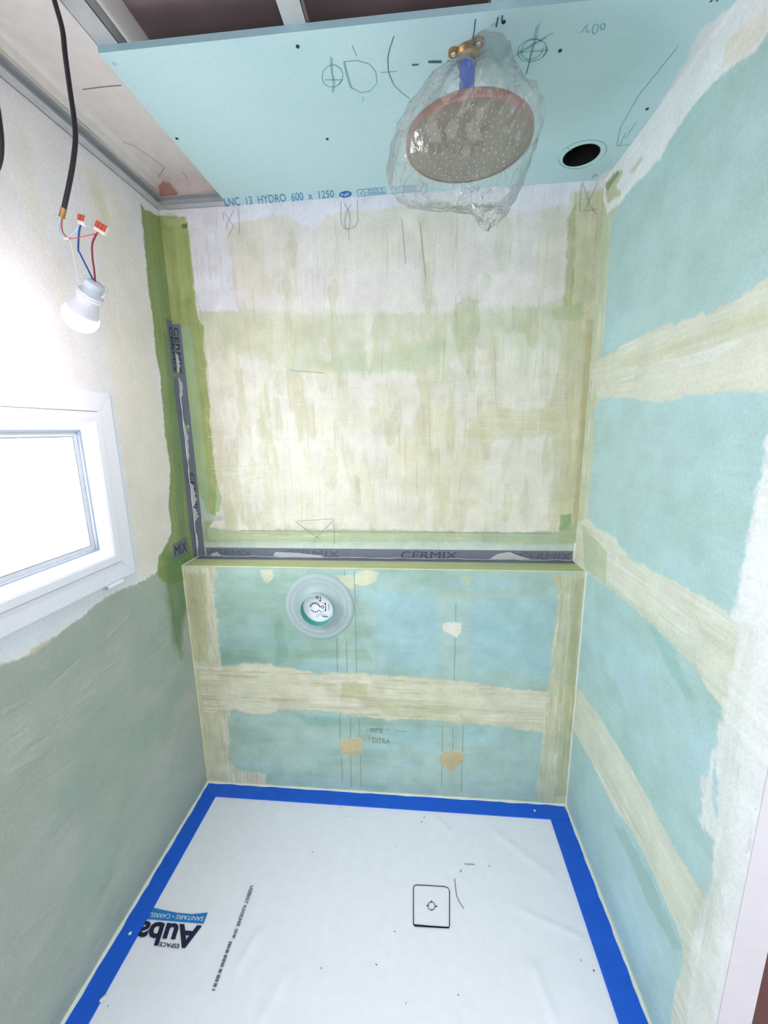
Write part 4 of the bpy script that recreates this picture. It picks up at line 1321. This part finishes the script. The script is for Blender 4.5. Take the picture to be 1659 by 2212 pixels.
def wire(name, pts, r, m):
    bm = bmesh.new()
    sweep(bm, catmull(pts, 6), r, 8)
    return obj(name, bm, M[m], lamp, smooth=True)


wire('wire', [lp(133, 470), lp(128, 484), lp(128, 500), lp(138, 514), lp(150, 512), lp(164, 498), lp(173, 487)], 0.0016, 'wire_pale')
wire('wire', [lp(135, 470), lp(133, 485), lp(136, 502), lp(146, 513), lp(158, 516), lp(180, 512), lp(205, 506), lp(222, 502)], 0.0014, 'wire_pink')
wire('wire', [lp(174, 486), lp(171, 500), lp(169, 538), lp(173, 548), lp(186, 574), lp(203, 608)], 0.0017, 'wire_blue')
wire('wire', [lp(214, 498), lp(205, 512), lp(199, 530), lp(200, 560), lp(203, 580), lp(206, 610)], 0.0017, 'wire_red')
wire('wire', [lp(152, 520), lp(162, 570), lp(174, 630)], 0.0006, 'wire_white')


def connector(u, v, ang, sx, sy, cells):
    c = lp(u, v)
    right = (lp(u + 10 * math.cos(ang), v + 10 * math.sin(ang)) - c).normalized()
    n = Vector((0, -1, 0))
    up = n.cross(right).normalized() * -1
    def bxm(bm, cx, cy, hx_, hy_, d0, d1):
        vs = []
        for dd in (d0, d1):
            for a, b in ((-1, -1), (1, -1), (1, 1), (-1, 1)):
                vs.append(bm.verts.new(c + right * (cx + a * hx_) + up * (cy + b * hy_) + n * dd))
        for f in ((0, 3, 2, 1), (4, 5, 6, 7), (0, 1, 5, 4), (1, 2, 6, 5), (2, 3, 7, 6), (3, 0, 4, 7)):
            bm.faces.new([vs[i] for i in f])
    bm = bmesh.new()
    bxm(bm, 0, 0.002, sx, sy, -0.004, 0.003)
    bmesh.ops.bevel(bm, geom=bm.edges[:], offset=0.0008, segments=2, affect='EDGES')
    k = obj('connector', bm, M['conn_clear'], lamp)
    for i in range(cells):
        bm = bmesh.new()
        w = sx * 1.8 / cells / 2
        bxm(bm, -sx * 0.9 + w * (2 * i + 1), -0.0015, w * 0.86, sy * 0.72, 0.001, 0.0048)
        obj('lever', bm, M['conn_red'], k)


connector(178, 474, 0.25, 0.0075, 0.0075, 2)
connector(220, 492, 0.55, 0.0130, 0.0085, 3)
# holder and bulb along the tilted axis
top_p, bot_p = lp(208, 610), lp(150, 712)
axis = (bot_p - top_p)
axis.y = 0.012
axd = axis.normalized()
bmx = frame_mtx(top_p, axd, (0, 1, 0))
AL = axis.length
bm = bmesh.new()
lathe(bm, [(0.0, 0.0), (0.012, 0.0), (0.0165, 0.003), (0.017, 0.012), (0.0155, 0.016), (0.0175, 0.019), (0.0175, 0.026), (0.0, 0.026)], bmx, 28)
hold = obj('lamp_holder', bm, M['socket'], lamp, smooth=True)
bm = bmesh.new()
lathe(bm, [(0.0, 0.024), (0.0225, 0.025), (0.0235, 0.028), (0.0222, 0.030), (0.0235, 0.0325), (0.0222, 0.035), (0.0232, 0.038), (0.0, 0.038)], bmx, 28)
obj('collar_ring', bm, M['bulb_shell'], hold, smooth=True)
for s in (-1, 1):
    bm = bmesh.new()
    loop = [bmx @ Vector((0.004, s * 0.010, 0.0)), bmx @ Vector((0.002, s * 0.022, -0.004)), bmx @ Vector((0.0, s * 0.026, 0.004)), bmx @ Vector((0.0, s * 0.022, 0.016)), bmx @ Vector((0.0, s * 0.016, 0.020))]
    sweep(bm, catmull(loop, 6), 0.0011, 8)
    obj('spring_clip', bm, M['galv'], hold, smooth=True)
bm = bmesh.new()
lathe(bm, [(0.0185, 0.037), (0.021, 0.046), (0.0262, 0.060), (0.0290, 0.068), (0.0, 0.068)], bmx, 36)
obj('bulb_body', bm, M['bulb_shell'], lamp, smooth=True)
bm = bmesh.new()
RD = 0.0322
lathe(bm, [(0.0290, 0.0678), (0.0312, 0.072)] + [(RD * math.cos(t) if t < 1.55 else 0.0, 0.078 + RD * 0.92 * math.sin(t)) for t in np.linspace(0.0, math.pi / 2, 12)], bmx, 36)
tag(obj('bulb_dome', bm, M['bulb_glow'], lamp, smooth=True), 'glowing white dome')

# second black cable at the left edge
bm = bmesh.new()
pts = [Vector((0.03, -0.62, HC - 0.004))] + [lp(u, v, -0.62) for u, v in ((-40, 100), (-14, 200), (-3, 262), (1, 310), (-3, 350), (-20, 384), (-48, 396), (-80, 380))]
sweep(bm, catmull(pts, 6), 0.0058, 12)
tag(obj('black_cable', bm, M['black_rubber'], smooth=True), 'loose loop of thick black cable with nothing attached beside the left wall', 'cable')

# ================================================================== SHOWER VALVE BOX
vc = un(689, 1310, 1, 0.0)
VX, VZ = vc[0], vc[2]
RC = 0.1355
vb = thing('shower_valve_box', 'round concealed valve box with grey rubber collar on the half wall', 'valve box', (VX, 0, VZ))
vm = frame_mtx((VX, -0.0012, VZ), (0, -1, 0), (1, 0, 0))
bm = bmesh.new()
lathe(bm, [(0.064, 0.0), (RC, 0.0), (RC, 0.0016), (RC - 0.002, 0.0024), (RC - 0.030, 0.0026), (RC - 0.038, 0.0018), (0.080, 0.0022), (0.072, 0.006), (0.068, 0.010), (0.064, 0.012)], vm, 96, close=True)
col_o = obj('rubber_collar', bm, M['collar'], vb, smooth=True)
bm = bmesh.new()
for rr_, nn in ((RC * 0.915, 96), (RC * 0.765, 76)):
    for k in range(nn):
        t = 2 * math.pi * k / nn
        lathe(bm, [(0.0022, 0.0016), (0.0017, 0.0036), (0.0, 0.0040)], vm @ Matrix.Translation((rr_ * math.cos(t), rr_ * math.sin(t), 0)), 6)
dt = obj('collar_dots', bm, M['collar_dot'], col_o)
dt['kind'] = 'stuff'
SP = 0.038
bm = bmesh.new()
lathe(bm, [(0.0645, 0.0), (0.0645, SP), (0.0625, SP + 0.001), (0.0622, SP)], vm, 72)
obj('sleeve', bm, M['sleeve_out'], vb, smooth=True)
bm = bmesh.new()
lathe(bm, [(0.0624, SP), (0.0615, SP - 0.002), (0.0615, 0.0)], vm, 72)
obj('sleeve_lining', bm, M['sleeve_teal'], vb, smooth=True)
LZ = 0.005
bm = bmesh.new()
lathe(bm, [(0.0, LZ), (0.0612, LZ), (0.0612, LZ - 0.002), (0.0, LZ - 0.002)], vm, 72)
card = obj('label_card', bm, M['label'], vb)
bm = bmesh.new()
LP = LZ + 0.0006


def lpt(x, y):
    return vm @ Vector((x * 1.12, y * 1.12, LP))


def ring_seg(cx, cy, r0, r1, t0, t1, n=24):
    pr_ = None
    for t in np.linspace(t0, t1, n):
        a = bm.verts.new(lpt(cx + r0 * math.cos(t), cy + r0 * math.sin(t)))
        b = bm.verts.new(lpt(cx + r1 * math.cos(t), cy + r1 * math.sin(t)))
        if pr_:
            bm.faces.new((pr_[0], pr_[1], b, a))
        pr_ = (a, b)


def rect(x0, y0, x1, y1):
    bm.faces.new([bm.verts.new(lpt(*p)) for p in ((x0, y0), (x1, y0), (x1, y1), (x0, y1))])


# vm x -> world x, vm y -> world z
gx, gy = -0.012, -0.002
ring_seg(gx, gy, 0.0145, 0.0165, 0.1, math.pi - 0.1)
ring_seg(gx, gy, 0.0145, 0.0160, math.pi + 0.5, 2 * math.pi - 0.5)
for k in range(9):
    t = 0.25 + k * (math.pi - 0.5) / 8
    ring_seg(gx, gy, 0.0165, 0.0200, t - 0.09, t + 0.09, 4)
for k in range(5):
    t = math.pi + 0.6 + k * 0.48
    ring_seg(gx, gy, 0.0160, 0.0190, t - 0.09, t + 0.09, 4)
for px_, py_ in ((0.001, 0.036), (0.018, 0.001)):
    ring_seg(px_ - 0.004, py_, 0.0034, 0.0058, 0, TAU)
    rect(px_ + 0.006, py_ - 0.016, px_ + 0.0082, py_ + 0.016)
    rect(px_ - 0.007, py_ + 0.0145, px_ + 0.008, py_ + 0.0155)
    rect(px_ - 0.007, py_ - 0.0155, px_ + 0.008, py_ - 0.0145)
    for q in (-0.011, 0.011):
        rect(px_ + 0.003, q + py_ - 0.002, px_ + 0.007, q + py_ + 0.002)
rect(0.012, -0.036, 0.032, -0.033)
rect(-0.012, -0.0355, -0.002, -0.0342)
rect(-0.010, -0.0300, 0.028, -0.0290)
rect(-0.002, -0.0252, 0.020, -0.0243)
ring_seg(0.008, -0.017, 0.0, 0.0022, 0, TAU, 10)
rect(0.034, -0.012, 0.0348, 0.012)
rect(0.037, -0.010, 0.0378, 0.014)
obj('label_print', bm, M['navy'], card)

# ================================================================== GREY SEALING TAPES
# horizontal tape over the inner edge of the ledge
TT = 0.0012
th = thing('sealing_tape', 'grey printed sealing tape running along the back of the ledge', 'tape', (W / 2, D, HL))
x0, x1 = 0.012, W - 0.010
VT = un(800, 1186, 1, D)[2]
bm = bmesh.new()
box(bm, (x0 + 0.028, D - TT - 0.001, HL), (x1, D, VT))
obj('upright_face', bm, M['tape_grey'], th)
bm = bmesh.new()
box(bm, (x0, D - 0.034, HL), (x1, D, HL + TT + 0.0006))
obj('ledge_face', bm, M['tape_grey'], th)
ZA, ZB = HL + 0.003, HL + (VT - HL) * 0.72
FY = D - TT - 0.001
for i, (xa, xb_, m_) in enumerate([(un(866, 1200, 1, D)[0], un(988, 1200, 1, D)[0], 'tape_text'), (un(612, 1200, 1, D)[0], un(734, 1200, 1, D)[0], 'tape_text_faint'), (un(1120, 1200, 1, D)[0], W - 0.014, 'tape_text_faint'), (un(455, 1200, 1, D)[0], un(545, 1200, 1, D)[0], 'tape_text_faint')]):
    text_quad('tape_lettering', 'CERMIX', [(xa, FY, ZA), (xb_, FY, ZA), (xb_, FY, ZB + 0.004), (xa, FY, ZB + 0.004)], 1, FY, M[m_], th, shear=0.1, metric=True)
# pale smears of sealing coat on the tape
bm = bmesh.new()
for pts in [[(1060, 1205), (1075, 1196), (1100, 1192), (1116, 1198), (1135, 1204), (1150, 1208), (1060, 1210)], [(595, 1192), (640, 1194), (700, 1200), (690, 1206), (620, 1206), (590, 1200)], [(480, 1200), (560, 1204), (590, 1206), (480, 1207)], [(455, 1196), (470, 1192), (478, 1200), (460, 1203)]]:
    bm = bmesh.new()
    flat_poly(bm, pts, 1, FY, 0.0016)
    obj('coat_smear', bm, M['smear'], th)
bm = bmesh.new()
pts = [(x, D - 0.0035, HL + 0.0035 + 0.0012 * math.sin(x * 31) + 0.0008 * math.sin(x * 83)) for x in np.linspace(x0, x1, 90)]
sweep(bm, pts, [0.0012 + 0.0008 * abs(math.sin(i * 0.37)) for i in range(90)], 6)
obj('coat_ridge', bm, M['smear'], th, smooth=True)

# vertical tape in the left corner
zt = un(392, 700, 1, D)[2]
tv = thing('sealing_tape', 'grey printed sealing tape standing in the corner beside the left wall', 'tape', (0, D, HL))
bm = bmesh.new()
box(bm, (0.0, D - 0.0022, HL + 0.002), (0.034, D, zt))
obj('back_face', bm, M['tape_grey'], tv)
bm = bmesh.new()
box(bm, (0.0, D - 0.036, HL + 0.002), (0.0024, D, zt + 0.012))
obj('side_face', bm, M['tape_grey'], tv)
fy = D - 0.0022
for za in (zt - 0.012, zt - 0.56):
    text_quad('tape_lettering', 'CERMIX', [(0.006, fy, za), (0.006, fy, za - 0.17), (0.024, fy, za - 0.17), (0.024, fy, za)], 1, fy, M['tape_text_dark'], tv, metric=True)
text_quad('tape_lettering', 'CERMIX', [(0.0024, D - 0.026, zt - 0.012), (0.0024, D - 0.026, zt - 0.18), (0.0024, D - 0.008, zt - 0.18), (0.0024, D - 0.008, zt - 0.012)], 0, 0.0024, M['tape_text_dark'], tv, metric=True)
bm = bmesh.new()
rr5 = random.Random(9)
for z0_, z1_, wmax in ((zt - 0.10, zt - 0.18, 0.016), (zt - 0.19, zt - 0.27, 0.018), (zt - 0.35, zt - 0.52, 0.017), (zt - 0.60, zt - 0.70, 0.026), (zt - 0.70, zt - 0.76, 0.024), (zt - 0.8, zt - 0.88, 0.010)):
    L_, R_2 = [], []
    bm = bmesh.new()
    n = 14
    for i in range(n + 1):
        z = z0_ + (z1_ - z0_) * i / n
        w = wmax * math.sin(math.pi * i / n) ** 0.5 * rr5.uniform(0.6, 1.0)
        L_.append(bm.verts.new((0.003, fy - 0.0016, z)))
        R_2.append(bm.verts.new((0.003 + max(w, 0.0005), fy - 0.0016, z)))
    for i in range(n):
        bm.faces.new((L_[i], R_2[i], R_2[i + 1], L_[i + 1]))
    obj('coat_smear', bm, M['smear'], tv)
bm = bmesh.new()
pts = [(0.0035 + 0.0008 * math.sin(z * 60), D - 0.0035, z) for z in np.linspace(HL + 0.004, zt - 0.25, 70)]
sweep(bm, pts, [0.0010 + 0.0010 * abs(math.sin(i * 0.31)) for i in range(70)], 6)
obj('coat_ridge', bm, M['bead'], tv, smooth=True)
# loose tape end on the left wall
bm = bmesh.new()
flat_poly(bm, [(373, 1176), (402, 1161), (404, 1190), (390, 1200), (386, 1203), (375, 1212)], 0, 0.0, 0.0032)
tp = obj('sealing_tape_end', bm, M['tape_grey'], None)
sol = tp.modifiers.new('thickness', 'SOLIDIFY')
sol.thickness = 0.003
sol.offset = 0
tag(tp, 'small grey tape end lettered in black on the green corner coat', 'tape')
text_quad('tape_lettering', 'MIX', [(376, 1203), (401, 1190), (399, 1168), (375, 1180)], 0, 0.0, M['tape_text_dark'], tp, lift=0.0052)

# ================================================================== FLOOR COVERING
bm = bmesh.new()
nx, ny = 150, 100
X0, X1, Y0, Y1 = 0.055, W - 0.065, -0.975, -0.055
gx_ = np.linspace(X0, X1, nx)
gy_ = np.linspace(Y0, Y1, ny)
GA, GB = np.meshgrid(gx_, gy_, indexing='ij')
zz = 0.0012 + 0.0016 * np.clip(fbm(GA, GB, 0.35, 0.2, 31, 4), -0.5, 1)
for (p0, p1, w, hh) in [((560, 2010), (510, 2100), 0.010, 0.0045), ((940, 1765), (975, 1800), 0.008, 0.004), ((1060, 1790), (1200, 1900), 0.015, 0.003), ((1110, 1960), (1265, 2030), 0.006, 0.004), ((1150, 2080), (1200, 2212), 0.012, 0.005), ((1285, 2040), (1335, 2200), 0.008, 0.004), ((620, 1740), (600, 1760), 0.02, 0.003), ((620, 2100), (560, 2212), 0.012, 0.0035)]:
    a, b = un(*p0, 2, 0), un(*p1, 2, 0)
    ex, ey = b[0] - a[0], b[1] - a[1]
    L_ = math.hypot(ex, ey)
    t = ((GA - a[0]) * ex + (GB - a[1]) * ey) / L_ ** 2
    s = ((GA - a[0]) * ey - (GB - a[1]) * ex) / L_
    zz += hh * np.exp(-(s / w) ** 2) * sstep(np.minimum(t, 1 - t) * 4 + 0.4)
edge = np.minimum(np.minimum(GA - X0, X1 - GA), Y1 - GB)
zz = 0.0012 + (zz - 0.0012) * sstep(edge / 0.06 - 0.2)
vs = [[bm.verts.new((gx_[i], gy_[j], max(zz[i, j], 0.0006))) for j in range(ny)] for i in range(nx)]
for i in range(nx - 1):
    for j in range(ny - 1):
        bm.faces.new((vs[i][j], vs[i + 1][j], vs[i + 1][j + 1], vs[i][j + 1]))
# underside
ed = [bm.verts.new(p) for p in ((X0, Y0, -0.003), (X1, Y0, -0.003), (X1, Y1, -0.003), (X0, Y1, -0.003))]
bm.faces.new(ed)
mem = obj('floor_membrane', bm, M['membrane'], smooth=True)
tag(mem, 'white fleece waterproofing membrane printed with a shop logo covering the shower floor', 'membrane')
FZ = 0.0

# printed logo (upside down to the camera), running under the tape
LIFT = 0.0042
bm = bmesh.new()
flat_poly(bm, [(439.5, 1997), (449, 1973), (415, 1976.5), (383, 1973.5), (355, 1968), (325, 1961), (306, 1986)], 2, FZ, LIFT - 0.0008)
lb = obj('logo_band', bm, M['logo_blue'], mem)
text_quad('logo_lettering', 'SANITAIRE • CARRELAGE', [(441, 1982.5), (303, 1971.5), (300, 1981), (437.5, 1992)], 2, FZ, M['print_white'], lb, lift=LIFT)
text_quad('logo_lettering', 'Auba', [(437, 2001), (300, 1990), (285, 2041), (420, 2052)], 2, FZ, M['navy'], mem, bold=0.03, shear=0.0, lift=LIFT)
text_quad('logo_lettering', 'ESPACE', [(388, 2041.5), (345, 2037), (343, 2046.5), (386, 2051)], 2, FZ, M['navy'], mem, bold=0.015, lift=LIFT)
a, b = un(541, 1915, 2, 0), un(461, 2142, 2, 0)
dv = (b - a)
pv = np.array([-dv[1], dv[0], 0]) / np.linalg.norm(dv)


def strip_text(s, t0, t1, hgt):
    p, q = a + dv * t0, a + dv * t1
    text_quad('print_line', s, [p, q, q + pv * hgt, p + pv * hgt], 2, FZ, M['grey_print'], mem, bold=0.035, lift=LIFT, metric=True)


strip_text('LAZEBOLT', 0.0, 0.20, 0.012)
strip_text('FLOORLINER', 0.22, 0.44, 0.011)
strip_text('2000 MM', 0.46, 0.55, 0.010)
bm = bmesh.new()
rr6 = random.Random(4)
t = 0.585
while t < 0.99:
    l_ = rr6.uniform(0.012, 0.035)
    p, q = a + dv * t, a + dv * min(t + l_, 1)
    ribbon(bm, [tuple(p), tuple(q)], 2, FZ, 0.009, LIFT, metric=True)
    t += l_ + rr6.uniform(0.002, 0.02)
obj('print_line', bm, M['grey_print'], mem)
# marked drain
bm = bmesh.new()
ribbon(bm, [(893, 2000), (893, 1922), (894, 1916), (899, 1913.5), (930, 1915), (960, 1917), (968, 1920), (971, 1926), (971, 2002), (969, 2006.5), (930, 2004.5), (896, 2002.5), (893, 1998)], 2, FZ, 0.0026, LIFT)
ribbon(bm, arc(932, 1959, 7.5, 9, 0, TAU, 24), 2, FZ, 0.0018, LIFT)
for l_ in ([(932, 1947), (932, 1952)], [(932, 1966), (932, 1969)], [(921, 1958), (926, 1958.5)], [(939, 1959.5), (945, 1960)]):
    ribbon(bm, l_, 2, FZ, 0.0026, LIFT)
ribbon(bm, [(894, 2000), (930, 2003.5), (970, 2006)], 2, FZ, 0.004, LIFT)
obj('drain_outline', bm, M['ink'], mem)
bm = bmesh.new()
for ln in ([(982, 1900), (984, 1920), (986, 1936), (992, 1950), (1002, 1965)], [(1003, 1868), (1025, 1869)], [(994, 1886), (997, 1880)]):
    bm = bmesh.new()
    ribbon(bm, ln, 2, FZ, 0.0022, LIFT)
    obj('smudge', bm, M['grey_print'], mem)

# blue tape
TZ = 0.0022
def tape(x0, x1, y0, y1, z, label, seams=()):
    bm = bmesh.new()
    n = 60
    if x1 - x0 > y1 - y0:
        st = [(x, y) for x in np.linspace(x0, x1, n) for y in (y0, y1)]
    else:
        st = [(x, y) for y in np.linspace(y0, y1, n) for x in (x0, x1)]
    top_, bot_ = [], []
    for i, (x, y) in enumerate(st):
        w = 0.0004 * math.sin(i * 0.9) + 0.0003 * math.sin(i * 2.3)
        top_.append(bm.verts.new((x, y, z + w)))
        bot_.append(bm.verts.new((x, y, -0.003)))
    for i in range(n - 1):
        k = 2 * i
        bm.faces.new((top_[k], top_[k + 1], top_[k + 3], top_[k + 2]))
        bm.faces.new((bot_[k], bot_[k + 2], bot_[k + 3], bot_[k + 1]))
        bm.faces.new((top_[k], top_[k + 2], bot_[k + 2], bot_[k]))
        bm.faces.new((top_[k + 1], bot_[k + 1], bot_[k + 3], top_[k + 3]))
    o = obj('blue_tape', bm, M['blue_tape'])
    return tag(o, label, 'tape')


t1 = tape(0.004, W - 0.004, -0.069, -0.004, 0.0066, 'blue sealing tape along the foot of the half wall')
t2 = tape(0.004, 0.0725, -0.975, -0.004, 0.0052, 'blue sealing tape along the left wall, covering part of the logo')
t3 = tape(W - 0.084, W - 0.004, -0.975, -0.004, 0.0054, 'blue sealing tape along the right wall')
bm = bmesh.new()
for (u, v, r) in ((1155, 1751, 0.0045),):
    p = un(u, v, 2, 0.007)
    lathe(bm, [(0.0, 0.001), (r * 0.7, 0.0012), (r, 0.0), (0.0, -0.0003)], Matrix.Translation(p), 10)
obj('paint_drip', bm, M['bead'], t1)
bm = bmesh.new()
for (u, v, r) in ((281, 2016, 0.005), (225, 2155, 0.006), (219, 2160, 0.005)):
    p = un(u, v, 2, 0.0056)
    bm = bmesh.new()
    lathe(bm, [(0.0, 0.001), (r * 0.7, 0.0012), (r, 0.0), (0.0, -0.0003)], Matrix.Translation(p), 8)
    obj('paint_drip', bm, M['bead'], t2)

# crumbs lying on the membrane
crumbs = [(675, 1840), (734, 1744), (748, 1763), (911, 1775), (1153, 1790), (857, 1828), (694, 2091), (813, 2083), (1255, 2074), (1283, 2096), (1057, 1870), (233, 2172), (877, 2166), (990, 2148), (853, 2012), (917, 1764)]
cm = None
for i, (u, v) in enumerate(crumbs):
    p = un(u, v, 2, 0.003)
    if cm is None:
        bm = bmesh.new()
        bmesh.ops.create_icosphere(bm, subdivisions=1, radius=0.0024)
        for q in bm.verts:
            q.co = Vector((q.co.x * 0.55, q.co.y * 1.5, q.co.z * 0.5)) * random.uniform(0.75, 1.2)
        o = obj('debris_crumb', bm, M['crumb'])
        cm = o
    else:
        o = cm.copy()
        C.objects.link(o)
    # rest on the membrane surface
    ii = min(max(int((p[0] - X0) / (X1 - X0) * (nx - 1)), 0), nx - 1)
    jj = min(max(int((p[1] - Y0) / (Y1 - Y0) * (ny - 1)), 0), ny - 1)
    hz = zz[ii, jj] if X0 + 0.02 < p[0] < X1 - 0.02 else 0.0056
    o.location = (p[0], p[1], hz + 0.0008)
    o.rotation_euler = (0, 0, random.uniform(0, 3.1))
    s = random.uniform(0.6, 1.0)
    o.scale = (s, s, s)
    tag(o, 'tiny dark crumb of debris lying on the white membrane', 'debris', 'crumbs on the membrane')

# ================================================================== PENCIL AND SCRATCHES ON THE WALLS
bm = bmesh.new()
for ln in [[(737, 436), (736, 478), (742, 492), (752, 496), (768, 490), (773, 478), (772, 432)], [(748, 498), (744, 480), (750, 455), (760, 440)], [(744, 440), (754, 460), (757, 480), (752, 498)], [(752, 498), (754, 520)],
           [(484, 458), (505, 490), (493, 512)], [(506, 455), (492, 480), (489, 498)], [(516, 453), (517, 505)], [(482, 460), (484, 478)],
           [(1256, 398), (1252, 458), (1290, 452)], [(1258, 395), (1272, 440), (1288, 465)], [(1292, 392), (1262, 456)], [(638, 1126), (722, 1120), (722, 1174)], [(640, 1128), (690, 1165), (675, 1172)], [(720, 1124), (676, 1168)],
           [(868, 472), (876, 570)], [(906, 478), (920, 600)], [(520, 1146), (1190, 1152)], [(626, 800), (700, 806)]]:
    bm = bmesh.new()
    ribbon(bm, ln, 1, D, 0.0013, 0.0022)
    obj('pencil_mark', bm, M['pencil'], wall_back)
bm = bmesh.new()
ribbon(bm, [(1060, 482), (1054, 500)], 1, D, 0.003, 0.0022)
obj('red_mark', bm, M['red_mark'], wall_back)
bm = bmesh.new()
for x in (943, 963):
    ribbon(bm, [(x, 1182), (x, 1171)], 1, D, 0.003, 0.0022)
ribbon(bm, [(959, 1175), (963, 1169), (967, 1175)], 1, D, 0.003, 0.0022)
obj('white_arrow', bm, M['bead'], wall_back)
bm = bmesh.new()
for ln in [[(727, 1378), (729, 1452)], [(748, 1384), (750, 1452)], [(765, 1234), (767, 1300), (770, 1454)], [(734, 1545), (735, 1598)], [(757, 1545), (757, 1594)], [(776, 1552), (777, 1592)], [(738, 1634), (740, 1690)], [(758, 1632), (759, 1700)], [(779, 1632), (780, 1700)], [(985, 1300), (984, 1345)], [(983, 1378), (981, 1468)], [(955, 1566), (955, 1625)], [(978, 1570), (978, 1620)], [(1000, 1568), (999, 1626)], [(955, 1650), (954, 1700)], [(998, 1645), (996, 1712)], [(744, 1230), (744, 1243)]]:
    bm = bmesh.new()
    ribbon(bm, ln, 1, 0.0, 0.0013, 0.0022)
    obj('pencil_line', bm, M['pencil'], wall_low)
for ln in [[(792, 1571), (795, 1576), (792, 1582)], [(800, 1574), (830, 1576)], [(835, 1576), (838, 1572), (842, 1578)], [(852, 1578), (880, 1580)], [(786, 1599), (792, 1599)], [(795, 1592), (799, 1598), (795, 1604)]]:
    bm = bmesh.new()
    ribbon(bm, ln, 1, 0.0, 0.0013, 0.0022)
    obj('pencil_line', bm, M['pencil'], wall_low)
text_quad('pencil_lettering', 'DITRA', [(804, 1604), (842, 1607), (842, 1596), (804, 1593)], 1, 0.0, M['pencil'], wall_low, lift=0.0022)
text_quad('pencil_lettering', 'NATTE', [(800, 1581), (826, 1583), (826, 1574), (800, 1572)], 1, 0.0, M['pencil'], wall_low, lift=0.0022)
